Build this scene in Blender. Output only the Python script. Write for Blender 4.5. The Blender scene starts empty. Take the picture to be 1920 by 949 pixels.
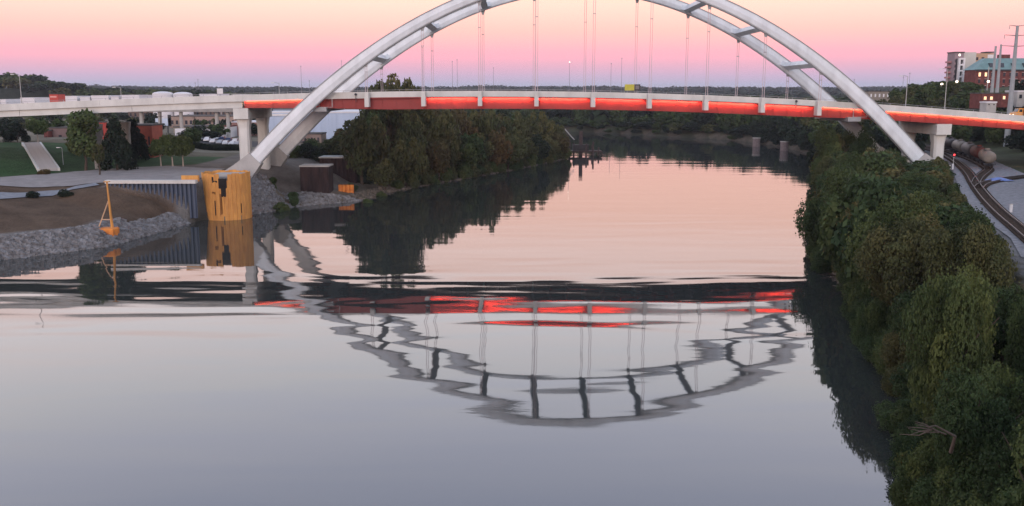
import bpy, math, random
import numpy as np
from mathutils import Vector, Matrix

R = math.radians
sc = bpy.context.scene
col = sc.collection
rng = random.Random(7)
nr = np.random.RandomState(7)

# ------------------------------------------------------------------ camera
F, PITCH, H = 1732.0, R(9.9), 27.9
cam_d = bpy.data.cameras.new('camera')
cam = bpy.data.objects.new('camera', cam_d)
col.objects.link(cam)
cam.location = (0, 0, H)
cam.rotation_euler = (R(90) - PITCH, 0, 0)
cam_d.sensor_width = 36
cam_d.lens = F / 1920 * 36
cam_d.clip_start = 0.5
cam_d.clip_end = 20000
sc.camera = cam

# ------------------------------------------------------------------ sky, sun, exposure
W = bpy.data.worlds.new('World')
sc.world = W
W.use_nodes = True
wt = W.node_tree
wt.nodes.clear()
SUN_EL, SUN_ROT = R(3.0), R(190)      # the sun is low behind the camera
def wn(t, **k):
    n = wt.nodes.new(t)
    for a, v in k.items():
        setattr(n, a, v)
    return n
sky = wn('ShaderNodeTexSky', sky_type='NISHITA', sun_disc=False)
sky.sun_elevation = R(1.0)
sky.sun_rotation = SUN_ROT
tc = wn('ShaderNodeTexCoord')
sp = wn('ShaderNodeSeparateXYZ')
wt.links.new(tc.outputs['Generated'], sp.inputs[0])
mx = wn('ShaderNodeMath', operation='MAXIMUM')
mx.inputs[1].default_value = 0
wt.links.new(sp.outputs['Z'], mx.inputs[0])
sq = wn('ShaderNodeMath', operation='SQRT')
wt.links.new(mx.outputs[0], sq.inputs[0])
rp = wn('ShaderNodeValToRGB')
def lin(c):
    return tuple(((x / 255) / 12.92 if x / 255 < 0.04045 else ((x / 255 + 0.055) / 1.055) ** 2.4) for x in c)
def el(d):
    return math.sqrt(math.sin(R(d)))
SKY_SCALE = 2.0
stops = [(0.0, lin((172, 178, 204))), (el(0.45), lin((184, 184, 212))), (el(0.95), lin((208, 183, 212))),
         (el(1.6), lin((238, 182, 206))), (el(2.4), (1.12, 0.485, 0.60)), (el(3.6), (1.24, 0.61, 0.575)),
         (el(5.2), (1.38, 0.775, 0.66)), (el(7.4), (1.50, 0.88, 0.74)), (el(10.7), (1.74, 1.24, 1.14)),
         (el(14), (1.78, 1.58, 1.58)), (el(17.3), (1.66, 1.58, 1.64)), (el(20.5), (1.46, 1.44, 1.68)), (el(25.5), (1.22, 1.26, 1.60)), (el(42), (0.52, 0.60, 0.80)), (1.0, (0.24, 0.32, 0.48))]
cr = rp.color_ramp
cr.interpolation = 'LINEAR'
while len(cr.elements) < len(stops):
    cr.elements.new(0.5)
for e, (p, c) in zip(cr.elements, stops):
    e.position = p
for e, (p, c) in zip(cr.elements, stops):
    e.color = (c[0] / SKY_SCALE, c[1] / SKY_SCALE, c[2] / SKY_SCALE, 1)
wt.links.new(sq.outputs[0], rp.inputs[0])
bg1 = wn('ShaderNodeBackground')
bg1.inputs['Strength'].default_value = SKY_SCALE
wt.links.new(rp.outputs['Color'], bg1.inputs['Color'])
bg2 = wn('ShaderNodeBackground')
bg2.inputs['Strength'].default_value = 0.05
wt.links.new(sky.outputs[0], bg2.inputs['Color'])
ad = wn('ShaderNodeAddShader')
wt.links.new(bg1.outputs[0], ad.inputs[0])
wt.links.new(bg2.outputs[0], ad.inputs[1])
wo = wn('ShaderNodeOutputWorld')
wt.links.new(ad.outputs[0], wo.inputs['Surface'])

sd = bpy.data.lights.new('sun', 'SUN')
sd.energy = 0.85
sd.angle = R(14)
sd.color = (1.0, 0.82, 0.78)
so = bpy.data.objects.new('sun', sd)
col.objects.link(so)
so.rotation_euler = (R(90) - R(9), 0, R(-10))     # from behind the camera, low in the west
sc.view_settings.view_transform = 'Standard'
sc.view_settings.look = 'None'
sc.view_settings.exposure = 0.0
sc.view_settings.gamma = 1.0
try:
    sc.cycles.use_denoising = True
    sc.cycles.max_bounces = 5
    sc.cycles.diffuse_bounces = 2
    sc.cycles.glossy_bounces = 3
    sc.cycles.transparent_max_bounces = 4
    sc.cycles.caustics_reflective = False
    sc.cycles.caustics_refractive = False
    sc.cycles.sample_clamp_indirect = 4
except Exception:
    pass

# ------------------------------------------------------------------ helpers
def ray(x, y):
    u = (x - 960) / F
    v = -(y - 474.5) / F
    return (u, math.cos(PITCH) + v * math.sin(PITCH), v * math.cos(PITCH) - math.sin(PITCH))
def atY(x, y, Y):
    r = ray(x, y)
    t = Y / r[1]
    return r[0] * t, H + r[2] * t
def atZ(x, y, z=0.0):
    r = ray(x, y)
    t = (z - H) / r[2]
    return r[0] * t, r[1] * t

MATS = {}
def mat(name, color, rough=0.8, var=0.25, scale=1.0, spec=0.3, bump=0.0, bscale=None, color2=None, stretch=(1, 1, 1), metal=0.0, emit=None, estr=0.0, objrand=0.0, detail=4.0):
    if name in MATS:
        return MATS[name]
    m = bpy.data.materials.new(name)
    m.use_nodes = True
    nt = m.node_tree
    b = nt.nodes['Principled BSDF']
    b.inputs['Roughness'].default_value = rough
    b.inputs['Specular IOR Level'].default_value = spec
    b.inputs['Metallic'].default_value = metal
    t = nt.nodes.new('ShaderNodeTexCoord')
    mp = nt.nodes.new('ShaderNodeMapping')
    mp.inputs['Scale'].default_value = stretch
    nt.links.new(t.outputs['Object'], mp.inputs[0])
    n = nt.nodes.new('ShaderNodeTexNoise')
    n.inputs['Scale'].default_value = scale
    n.inputs['Detail'].default_value = detail
    n.inputs['Roughness'].default_value = 0.6
    nt.links.new(mp.outputs[0], n.inputs['Vector'])
    r = nt.nodes.new('ShaderNodeValToRGB')
    c2 = color2 or tuple(c * (1 - var) for c in color)
    c1 = color if color2 else tuple(min(1, c * (1 + var)) for c in color)
    r.color_ramp.elements[0].position = 0.35
    r.color_ramp.elements[1].position = 0.68
    r.color_ramp.elements[0].color = (*c2, 1)
    r.color_ramp.elements[1].color = (*c1, 1)
    nt.links.new(n.outputs['Fac'], r.inputs[0])
    out = r.outputs['Color']
    if objrand:
        oi = nt.nodes.new('ShaderNodeObjectInfo')
        ml = nt.nodes.new('ShaderNodeMath'); ml.operation = 'MULTIPLY_ADD'
        ml.inputs[1].default_value = objrand * 2; ml.inputs[2].default_value = 1 - objrand
        nt.links.new(oi.outputs['Random'], ml.inputs[0])
        vm = nt.nodes.new('ShaderNodeVectorMath'); vm.operation = 'SCALE'
        nt.links.new(out, vm.inputs[0]); nt.links.new(ml.outputs[0], vm.inputs['Scale'])
        out = vm.outputs[0]
    nt.links.new(out, b.inputs['Base Color'])
    if bump:
        bn = nt.nodes.new('ShaderNodeTexNoise')
        bn.inputs['Scale'].default_value = bscale or scale * 4
        bn.inputs['Detail'].default_value = 5
        nt.links.new(mp.outputs[0], bn.inputs['Vector'])
        bp = nt.nodes.new('ShaderNodeBump')
        bp.inputs['Distance'].default_value = bump
        nt.links.new(bn.outputs['Fac'], bp.inputs['Height'])
        nt.links.new(bp.outputs[0], b.inputs['Normal'])
    if emit:
        b.inputs['Emission Color'].default_value = (*emit, 1)
        b.inputs['Emission Strength'].default_value = estr
    MATS[name] = m
    return m

def link_mesh(name, V, Fc, m, parent=None, smooth=False, colors=None, mats=None, midx=None):
    me = bpy.data.meshes.new(name)
    me.from_pydata([tuple(v) for v in V], [], [tuple(f) for f in Fc])
    if mats:
        for q in mats:
            me.materials.append(q)
        if midx is not None:
            me.polygons.foreach_set('material_index', midx)
    elif m:
        me.materials.append(m)
    if smooth:
        me.polygons.foreach_set('use_smooth', [True] * len(me.polygons))
    me.update()
    o = bpy.data.objects.new(name, me)
    col.objects.link(o)
    if parent:
        o.parent = parent
    return o

class MB:
    def __init__(s):
        s.v, s.f = [], []
    def add(s, V, Fc):
        b = len(s.v)
        s.v += [tuple(p) for p in V]
        s.f += [tuple(b + i for i in f) for f in Fc]
        return s
    def box(s, x0, x1, y0, y1, z0, z1):
        V = [(x, y, z) for x in (x0, x1) for y in (y0, y1) for z in (z0, z1)]
        return s.add(V, [(0, 1, 3, 2), (4, 6, 7, 5), (0, 4, 5, 1), (2, 3, 7, 6), (0, 2, 6, 4), (1, 5, 7, 3)])
    def hexa(s, P):   # 8 points ordered as in box
        return s.add(P, [(0, 1, 3, 2), (4, 6, 7, 5), (0, 4, 5, 1), (2, 3, 7, 6), (0, 2, 6, 4), (1, 5, 7, 3)])
    def cbox(s, c, d, rz=0.0):
        hx, hy, hz = d[0] / 2, d[1] / 2, d[2] / 2
        ca, sa = math.cos(rz), math.sin(rz)
        P = []
        for x in (-hx, hx):
            for y in (-hy, hy):
                for z in (-hz, hz):
                    P.append((c[0] + x * ca - y * sa, c[1] + x * sa + y * ca, c[2] + z))
        return s.hexa(P)
    def tube(s, pts, rad, n=8, cap=True):
        pts = [Vector(p) for p in pts]
        if not hasattr(rad, '__len__'):
            rad = [rad] * len(pts)
        rings = []
        for i, p in enumerate(pts):
            t = (pts[min(i + 1, len(pts) - 1)] - pts[max(i - 1, 0)]).normalized()
            a = Vector((0, 0, 1)) if abs(t.z) < 0.95 else Vector((1, 0, 0))
            u = t.cross(a).normalized()
            w = t.cross(u).normalized()
            rings.append([p + (u * math.cos(2 * math.pi * k / n) + w * math.sin(2 * math.pi * k / n)) * rad[i] for k in range(n)])
        V = [q for r_ in rings for q in r_]
        Fc = []
        for i in range(len(pts) - 1):
            for k in range(n):
                k2 = (k + 1) % n
                Fc.append((i * n + k, i * n + k2, (i + 1) * n + k2, (i + 1) * n + k))
        if cap:
            Fc.append(tuple(range(n - 1, -1, -1)))
            Fc.append(tuple((len(pts) - 1) * n + k for k in range(n)))
        return s.add(V, Fc)
    def loft(s, sections, close=True, cap=True):
        n = len(sections[0])
        V = [q for r_ in sections for q in r_]
        Fc = []
        for i in range(len(sections) - 1):
            for k in range(n if close else n - 1):
                k2 = (k + 1) % n
                Fc.append((i * n + k, i * n + k2, (i + 1) * n + k2, (i + 1) * n + k))
        if cap:
            Fc.append(tuple(range(n - 1, -1, -1)))
            Fc.append(tuple((len(sections) - 1) * n + k for k in range(n)))
        return s.add(V, Fc)
    def build(s, name, m, parent=None, smooth=False):
        if parent is not None:
            L = WL[parent.name]
            s.v = [(v[0] - L[0], v[1] - L[1], v[2] - L[2]) for v in s.v]
        return link_mesh(name, s.v, s.f, m, parent, smooth)

WL = {}
def tag(o, label=None, cat=None, group=None, kind=None):
    if label: o['label'] = label
    if cat: o['category'] = cat
    if group: o['group'] = group
    if kind: o['kind'] = kind
    return o
def thing(name, label, cat, loc=(0, 0, 0), group=None, rz=0.0):
    o = bpy.data.objects.new(name, None)
    o.empty_display_size = 0.5
    col.objects.link(o)
    o.location = loc
    o.rotation_euler = (0, 0, rz)
    WL[o.name] = loc if rz == 0 else (0, 0, 0)
    return tag(o, label, cat, group)
def sub(o, parent):           # register a mesh part so that it can carry sub-parts
    WL[o.name] = WL[parent.name]
    return o
def copy_tree(o, parent=None):
    c = o.copy()
    col.objects.link(c)
    c.parent = parent
    WL[c.name] = WL.get(o.name, (0, 0, 0))
    for ch in list(o.children):
        copy_tree(ch, c)
    return c
def interp(x, xs, ys):
    return float(np.interp(x, xs, ys))
def sstep(x, a, b):
    t = np.clip((x - a) / (b - a), 0, 1)
    return t * t * (3 - 2 * t)

# ------------------------------------------------------------------ terrain
LEFT = np.array([(-170, -250), (-150, 0), (-130, 60), (-105, 110), (-86, 153), (-80, 159), (-74, 167), (-71, 185), (-69, 202), (-61, 207), (-53, 226),
                 (-40, 237), (-32, 265), (-19, 292), (0, 332), (23, 391), (22, 430), (2, 470), (-60, 540), (-200, 640), (-700, 820)], float)
RIGHT = np.array([(-20, -250), (9, 0), (16.6, 30), (27.6, 59), (36.0, 80), (40.5, 97), (50.5, 147), (64, 190), (80, 240), (100, 300), (122, 370), (136, 437),
                  (137, 490), (128, 540), (64, 640), (-50, 740), (-300, 880), (-700, 1000)], float)
TRACK = np.array([(45, 60), (55.5, 90), (66.1, 118.5), (71.6, 133.8), (79.5, 154), (90.3, 179.7), (101.3, 204.7), (113.2, 234.8), (121.5, 258.5), (128.2, 277.0), (135, 320), (144, 390), (152, 470)], float)
POLY = np.vstack([LEFT, RIGHT[::-1]])
PROM = np.array([(-135, 196), (-117, 210.9), (-108.2, 217.7), (-100.8, 229.7), (-88.3, 243.1), (-60, 262)], float)

def seg_dist(P, L):
    """distance of the points P to the polyline L, and the side (left of it > 0)"""
    best = np.full(len(P), 1e9)
    side = np.zeros(len(P))
    for a, b in zip(L[:-1], L[1:]):
        ab = b - a
        t = np.clip(((P - a) @ ab) / (ab @ ab), 0, 1)
        q = P - (a + t[:, None] * ab)
        d = np.hypot(q[:, 0], q[:, 1])
        k = d < best
        cr_ = ab[0] * (P[:, 1] - a[1]) - ab[1] * (P[:, 0] - a[0])
        side = np.where(k, np.sign(cr_), side)
        best = np.where(k, d, best)
    return best, side
def inside(P):
    r = np.zeros(len(P), bool)
    n = len(POLY)
    for i in range(n):
        a, b = POLY[i], POLY[(i + 1) % n]
        if a[1] == b[1]:
            continue
        c = ((a[1] > P[:, 1]) != (b[1] > P[:, 1])) & (P[:, 0] < (b[0] - a[0]) * (P[:, 1] - a[1]) / (b[1] - a[1]) + a[0])
        r ^= c
    return r
def vnoise(X, Y, s, seed=0):
    a = np.sin(X / s * 1.7 + seed) * np.cos(Y / s * 1.3 + seed * 2.1) + 0.5 * np.sin(X / s * 3.9 + Y / s * 2.7 + seed) + 0.35 * np.cos(Y / s * 6.1 - X / s * 4.3 + seed * 3)
    return a / 1.85

def ground_np(X, Y):
    X = np.asarray(X, float).ravel()
    Y = np.asarray(Y, float).ravel()
    P = np.stack([X, Y], 1)
    dl, _ = seg_dist(P, LEFT)
    dr, _ = seg_dist(P, RIGHT)
    ins = inside(P)
    # left bank
    C_ = np.interp(dl, [0, 9, 11.5, 60, 150], [-0.3, 8.2, 8.8, 9.2, 9.3])
    B2 = np.interp(dl, [0, 3, 13, 20, 28, 60, 150], [-0.3, 0.8, 2.6, 6.8, 8.8, 9.2, 9.3])
    A = np.interp(dl, [0, 1.5, 5.5, 7, 26, 29, 33, 40, 200], [-0.3, 0.9, 3.0, 3.2, 6.3, 6.7, 6.9, 8.3, 8.6])
    kb = sstep(Y + np.clip((X + 60) * 2.2, 0, 13), 226, 238)
    B = C_ * (1 - kb) + B2 * kb
    near_wall = sstep(Y, 176, 196) * sstep(X, -108, -94)
    A = np.maximum(A, near_wall * np.clip(dl / 6.0, 0, 1) * np.interp(X, [-100, -90, -86, -80, -73, -70, -68], [6.8, 7.4, 7.5, 5.9, 3.9, 3.0, 2.0]))
    wv = np.where(X > -87.2, (Y > 198.4).astype(float), sstep(Y, 192, 214))
    wv = np.where(X < -87.2, np.maximum(wv * sstep(X, -150, -90), sstep(Y, 205, 222)), wv)
    zl = A * (1 - wv) + np.maximum(B, np.where((X > -100) & (X < -64) & (Y > 198.4) & (Y < 212), 8.75, 0)) * wv
    zl = np.where((X < -66) & (X > -87.2) & (Y > 198.4) & (Y < 240), np.maximum(zl, 8.75), zl)
    dp, sp_ = seg_dist(P, PROM)
    law = np.where(sp_ > 0, np.minimum(dp * 0.105, 4.0), 0) * (1 - sstep(X, -124, -94)) * (1 - sstep(Y, 315, 385))
    zl = zl + law * (Y > 190) * sstep(X, -40, -60)
    # right bank
    xt = np.interp(Y, TRACK[:, 1], TRACK[:, 0])
    rr = X - xt
    xs = np.interp(Y, RIGHT[:13, 1], RIGHT[:13, 0])
    zr = np.interp(dr, [0, 2, 8, 20, 30], [-0.3, 1.2, 4.5, 7.5, 9.4])
    zr = np.minimum(zr, 9.9)
    zr = np.where(rr > -6, 9.9, zr)
    wide = np.interp(Y, [100, 165, 200, 260, 330, 380], [7, 10, 16, 18, 14, 7])
    hill = (15.5 + 3 * sstep(Y, 300, 400)) * sstep(rr, wide, wide + 42) + 10 * sstep(rr, wide + 40, wide + 160)
    hill = hill * sstep(Y, 560, 430) * sstep(Y, -20, 60)
    zr = zr + hill
    zr = np.where(Y > 500, np.interp(dr, [0, 4, 15, 60], [-0.3, 3.0, 5.5, 8.5]), zr)
    left = dl < dr
    z = np.where(left, zl, zr)
    # plains and far ridges
    far = sstep(Y, 420, 700)
    z = z + np.where(left, far * 0.6, 0)
    z = z + 29 * np.exp(-(((X + 590) / 210) ** 2 + ((Y - 960) / 220) ** 2))
    z = z + np.where(Y > 900, sstep(Y, 1500, 3400) * (22 + 7 * vnoise(X, Y, 420, 1)), 0)
    z = z + 0.12 * vnoise(X, Y, 3.1, 4) * sstep(np.minimum(dl, dr), 3, 8) * (Y > 215)
    dd = np.minimum(dl, dr)
    z = np.where(ins, -0.3 - np.minimum(dd * 0.35, 4), z)
    return z, dl, dr, ins, rr, sp_, dp
def ground(x, y):
    return float(ground_np([x], [y])[0][0])
def ground_many(pts):
    a = np.array(pts, float)
    return ground_np(a[:, 0], a[:, 1])[0]

gx = np.concatenate([[-5000, -3600, -2600, -1900, -1400, -1050, -800, -620, -500, -410, -340, -290, -250, -225, -205], np.arange(-190, 192, 1.6), [200, 212, 226, 242, 262, 290, 330, 380, 450, 540, 660, 820, 1050, 1400, 1900, 2600, 3600, 5000]])
gy = np.concatenate([[-400, -300, -220, -160, -110, -70, -40, -15, 5, 18], np.arange(26, 332, 1.6), np.arange(334, 560, 6), np.arange(566, 900, 20), [930, 980, 1040, 1120, 1220, 1350, 1500, 1700, 1950, 2250, 2600, 3000, 3400, 3900, 4500, 5400, 7000, 9000]])
GX, GY = np.meshgrid(gx, gy)
Z, DL, DR, INS, RR, SD, DP = ground_np(GX, GY)
X_, Y_ = GX.ravel(), GY.ravel()
nx, ny = len(gx), len(gy)
idx = np.arange(nx * ny).reshape(ny, nx)
quads = np.stack([idx[:-1, :-1], idx[:-1, 1:], idx[1:, 1:], idx[1:, :-1]], -1).reshape(-1, 4)
C = np.zeros((nx * ny, 4)); C[:, 3] = 1
leftm = DL < DR
def setc(mask, c):
    C[mask, :3] = c
C[:, :3] = (0.075, 0.08, 0.045)
setc(leftm & (Y_ > 240), (0.13, 0.115, 0.08))
setc(leftm & (DL < 7.5) & ((Y_ < 181) | (DL < 2.5) | (Y_ > 198.5)), (0.17, 0.16, 0.145))
setc(leftm & (DL < 7.5) & (DL >= 2.5) & (Y_ >= 181) & (Y_ <= 198.5), (0.105, 0.073, 0.05))
setc(leftm & (DL >= 7.5) & (Y_ < 215), (0.105, 0.073, 0.05))
setc(leftm & (Y_ > 198) & (X_ > -88) & (X_ < -40) & (DL > 0) & (Y_ < 240), (0.2, 0.19, 0.18))
setc(leftm & (Y_ > 226) & (DL < 9), (0.14, 0.12, 0.09))
setc(leftm & (SD > 0) & (X_ < -84) & (Y_ > 196) & (Y_ < 272), (0.035, 0.075, 0.028))
setc(leftm & (Y_ > 290) & (X_ < -62) & (Y_ < 900), (0.19, 0.17, 0.13))
setc(leftm & (Y_ > 228) & (Y_ < 290) & (X_ > -84) & (DL > 9), (0.16, 0.14, 0.12))
setc(~leftm & (DR < 5), (0.10, 0.085, 0.065))
setc(~leftm & (RR > -9) & (RR <= -4.5) & (Y_ < 330), (0.09, 0.08, 0.05))
setc(~leftm & (RR > -4.5) & (RR < 9) & (Y_ < 330), (0.17, 0.165, 0.16))
setc((Y_ > 900), (0.06, 0.07, 0.05))
setc(INS, (0.04, 0.04, 0.03))
gm = bpy.data.materials.new('ground_soil')
gm.use_nodes = True
nt = gm.node_tree
b = nt.nodes['Principled BSDF']
b.inputs['Roughness'].default_value = 0.95
b.inputs['Specular IOR Level'].default_value = 0.1
at_ = nt.nodes.new('ShaderNodeAttribute'); at_.attribute_name = 'zone'
tcn = nt.nodes.new('ShaderNodeTexCoord')
n1 = nt.nodes.new('ShaderNodeTexNoise'); n1.inputs['Scale'].default_value = 0.16; n1.inputs['Detail'].default_value = 8; n1.inputs['Roughness'].default_value = 0.7
nt.links.new(tcn.outputs['Object'], n1.inputs['Vector'])
rmp = nt.nodes.new('ShaderNodeMapRange'); rmp.inputs[1].default_value = 0.3; rmp.inputs[2].default_value = 0.7; rmp.inputs[3].default_value = 0.6; rmp.inputs[4].default_value = 1.4
nt.links.new(n1.outputs['Fac'], rmp.inputs[0])
vm = nt.nodes.new('ShaderNodeVectorMath'); vm.operation = 'SCALE'
nt.links.new(at_.outputs['Color'], vm.inputs[0]); nt.links.new(rmp.outputs[0], vm.inputs['Scale'])
nt.links.new(vm.outputs[0], b.inputs['Base Color'])
n2 = nt.nodes.new('ShaderNodeTexNoise'); n2.inputs['Scale'].default_value = 1.6; n2.inputs['Detail'].default_value = 6
nt.links.new(tcn.outputs['Object'], n2.inputs['Vector'])
bp_ = nt.nodes.new('ShaderNodeBump'); bp_.inputs['Distance'].default_value = 0.35
nt.links.new(n2.outputs['Fac'], bp_.inputs['Height']); nt.links.new(bp_.outputs[0], b.inputs['Normal'])
me = bpy.data.meshes.new('ground')
me.from_pydata(np.stack([X_, Y_, Z], 1).tolist(), [], quads.tolist())
ca = me.color_attributes.new('zone', 'FLOAT_COLOR', 'POINT')
ca.data.foreach_set('color', C.ravel())
me.polygons.foreach_set('use_smooth', [True] * len(me.polygons))
me.materials.append(gm)
g_o = bpy.data.objects.new('ground', me)
col.objects.link(g_o)
tag(g_o, 'river banks, flat land and distant hills', kind='structure')

def sheet(name, poly, z_off, m, label, step=2.0, parent=None):
    """a ribbon laid over the terrain between two polylines (left, right)"""
    L, Rr = poly
    def resamp(Q, n):
        Q = np.array(Q, float)
        d = np.r_[0, np.cumsum(np.hypot(*(Q[1:] - Q[:-1]).T))]
        t = np.linspace(0, d[-1], n)
        return np.stack([np.interp(t, d, Q[:, 0]), np.interp(t, d, Q[:, 1])], 1)
    ln = max(np.hypot(*(np.array(L[-1]) - np.array(L[0]))), 5)
    n = int(ln / step) + 2
    a, b_ = resamp(L, n), resamp(Rr, n)
    k = max(3, int(np.hypot(*(a[0] - b_[0])) / step) + 2)
    pts = []
    for i in range(n):
        for j in range(k):
            pts.append(a[i] + (b_[i] - a[i]) * j / (k - 1))
    zz = ground_many(pts)
    V = [(p[0], p[1], z + z_off) for p, z in zip(pts, zz)]
    Fc = [(i * k + j, i * k + j + 1, (i + 1) * k + j + 1, (i + 1) * k + j) for i in range(n - 1) for j in range(k - 1)]
    o = link_mesh(name, V, Fc, m, parent, True)
    if parent is None:
        tag(o, label, kind='structure')
    return o
m_conc_path = mat('pavement_concrete', (0.29, 0.27, 0.26), 0.9, 0.12, 0.4, 0.2)
m_grey_path = mat('grey_gravel_path', (0.24, 0.255, 0.28), 0.9, 0.12, 0.8, 0.2)
m_ballast = mat('ballast_stone', (0.27, 0.265, 0.275), 0.95, 0.25, 1.2, 0.1, bump=0.2, bscale=3)
sheet('promenade', ([(-140, 178), (-109, 196), (-100, 200.6), (-89, 203), (-87, 199.2), (-69, 199.2)], [(-150, 184), (-116, 209), (-106, 218), (-99, 229), (-90, 239), (-72, 232)]), 0.14, m_conc_path, 'pale concrete riverside promenade')
sheet('gravel_path', ([(-128, 158), (-101.3, 183.5), (-96.4, 192.5), (-89.5, 200)], [(-134, 163), (-107, 189), (-100, 196), (-91.5, 202.5)]), 0.16, m_grey_path, 'grey path along the slope')

# ------------------------------------------------------------------ water
wm = bpy.data.materials.new('river_water')
wm.use_nodes = True
nt = wm.node_tree
nt.nodes.clear()
def nn(t, **k):
    n = nt.nodes.new(t)
    for a, v in k.items():
        setattr(n, a, v)
    return n
geo = nn('ShaderNodeNewGeometry')
def wnoise(sx, sy, detail, rot=0.0, rough=0.5, dist=0.0):
    mp = nn('ShaderNodeMapping')
    mp.inputs['Scale'].default_value = (sx, sy, 1)
    mp.inputs['Rotation'].default_value = (0, 0, rot)
    nt.links.new(geo.outputs['Position'], mp.inputs[0])
    n = nn('ShaderNodeTexNoise')
    n.inputs['Scale'].default_value = 1
    n.inputs['Detail'].default_value = detail
    n.inputs['Roughness'].default_value = rough
    n.inputs['Distortion'].default_value = dist
    nt.links.new(mp.outputs[0], n.inputs['Vector'])
    return n.outputs['Fac']
def mth(op, a, b=None, c=None):
    n = nn('ShaderNodeMath', operation=op)
    for i, v in enumerate((a, b, c)):
        if v is None: continue
        if isinstance(v, (int, float)): n.inputs[i].default_value = v
        else: nt.links.new(v, n.inputs[i])
    return n.outputs[0]
swell = wnoise(0.028, 0.15, 1.5, R(4), 0.4, 0.3)
swell3 = wnoise(0.040, 0.11, 1.0, R(-3), 0.4, 0.4)
swell2 = wnoise(0.05, 0.36, 1.0, R(-5), 0.4)
rip = wnoise(0.35, 1.7, 2.0, R(3))
big = wnoise(0.012, 0.03, 2.0)
sepw = nn('ShaderNodeSeparateXYZ'); nt.links.new(geo.outputs['Position'], sepw.inputs[0])
mr1 = nn('ShaderNodeMapRange'); mr1.inputs[1].default_value = 78; mr1.inputs[2].default_value = 114; mr1.inputs[3].default_value = 0.32; mr1.inputs[4].default_value = 1.0
nt.links.new(sepw.outputs['Y'], mr1.inputs[0])
mr2 = nn('ShaderNodeMapRange'); mr2.inputs[1].default_value = 135; mr2.inputs[2].default_value = 155; mr2.inputs[3].default_value = 1.0; mr2.inputs[4].default_value = 0.22
nt.links.new(sepw.outputs['Y'], mr2.inputs[0])
mr3 = nn('ShaderNodeMapRange'); mr3.inputs[1].default_value = 0.45; mr3.inputs[2].default_value = 0.6; mr3.inputs[3].default_value = 0.15; mr3.inputs[4].default_value = 1.0
nt.links.new(big, mr3.inputs[0])
h = mth('MULTIPLY', swell, mth('MULTIPLY', mth('MULTIPLY', mr1.outputs[0], mr2.outputs[0]), 0.075))
h = mth('ADD', h, mth('MULTIPLY', swell2, 0.0065))
h = mth('ADD', h, mth('MULTIPLY', mth('MULTIPLY', swell3, mth('MULTIPLY', mr1.outputs[0], mr2.outputs[0])), 0.19))
mr4 = nn('ShaderNodeMapRange'); mr4.inputs[1].default_value = 140; mr4.inputs[2].default_value = 190; mr4.inputs[3].default_value = 0.0016; mr4.inputs[4].default_value = 0.0050
nt.links.new(sepw.outputs['Y'], mr4.inputs[0])
h = mth('ADD', h, mth('MULTIPLY', mth('MULTIPLY', rip, mr3.outputs[0]), mr4.outputs[0]))
rip2 = wnoise(1.1, 3.4, 2.0, R(12))
mr5 = nn('ShaderNodeMapRange'); mr5.inputs[1].default_value = 0.5; mr5.inputs[2].default_value = 0.62; mr5.inputs[3].default_value = 0.0; mr5.inputs[4].default_value = 0.0009
nt.links.new(wnoise(0.009, 0.05, 3.0, R(20)), mr5.inputs[0])
h = mth('ADD', h, mth('MULTIPLY', rip2, mr5.outputs[0]))
bmp = nn('ShaderNodeBump'); bmp.inputs['Strength'].default_value = 1; bmp.inputs['Distance'].default_value = 1
nt.links.new(h, bmp.inputs['Height'])
gl = nn('ShaderNodeBsdfGlossy'); gl.inputs['Roughness'].default_value = 0.03; gl.inputs['Color'].default_value = (0.93, 0.95, 0.97, 1)
nt.links.new(bmp.outputs[0], gl.inputs['Normal'])
df = nn('ShaderNodeBsdfDiffuse'); df.inputs['Color'].default_value = (0.035, 0.04, 0.038, 1)
fr = nn('ShaderNodeFresnel'); fr.inputs['IOR'].default_value = 1.86
mixs = nn('ShaderNodeMixShader')
nt.links.new(fr.outputs[0], mixs.inputs[0]); nt.links.new(df.outputs[0], mixs.inputs[1]); nt.links.new(gl.outputs[0], mixs.inputs[2])
mo = nn('ShaderNodeOutputMaterial'); nt.links.new(mixs.outputs[0], mo.inputs['Surface'])
wv_ = link_mesh('river', [(-900, -380, 0), (420, -380, 0), (420, 1100, 0), (-900, 1100, 0)], [(0, 1, 2, 3)], wm)
tag(wv_, 'calm river reflecting the pink sky', kind='structure')

# ------------------------------------------------------------------ materials
m_arch = mat('arch_paint', (0.72, 0.79, 0.82), 0.4, 0.11, 0.35, 0.5, stretch=(1, 1, 0.4))
m_conc = mat('concrete', (0.43, 0.43, 0.41), 0.9, 0.1, 0.5, 0.2, bump=0.03)
m_fascia = mat('parapet_concrete', (0.66, 0.67, 0.63), 0.85, 0.10, 0.3, 0.2, stretch=(1, 1, 0.5))
m_conc_d = mat('weathered_concrete', (0.30, 0.29, 0.27), 0.9, 0.15, 0.4, 0.2, bump=0.05)
m_red = mat('red_girder_paint', (0.30, 0.042, 0.038), 0.5, 0.06, 0.3, 0.3, stretch=(0.5, 1, 1))
m_steel = mat('grey_steel', (0.34, 0.36, 0.37), 0.5, 0.1, 1, 0.5)
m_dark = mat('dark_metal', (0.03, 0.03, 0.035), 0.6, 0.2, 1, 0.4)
m_cable = mat('cable_steel', (0.62, 0.52, 0.53), 0.5, 0.05, 1, 0.4)
m_led = mat('red_light_strip', (0.8, 0.2, 0.12), 0.5, 0.0, emit=(1.0, 0.22, 0.14), estr=195.0)
m_led2 = mat('orange_light_strip', (0.8, 0.2, 0.12), 0.5, 0.0, emit=(1.0, 0.50, 0.27), estr=115.0)
m_led_off = mat('unlit_light_strip', (0.30, 0.05, 0.05), 0.5, 0.0)
m_asphalt = mat('asphalt', (0.055, 0.055, 0.058), 0.9, 0.2, 0.8, 0.2)
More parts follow.
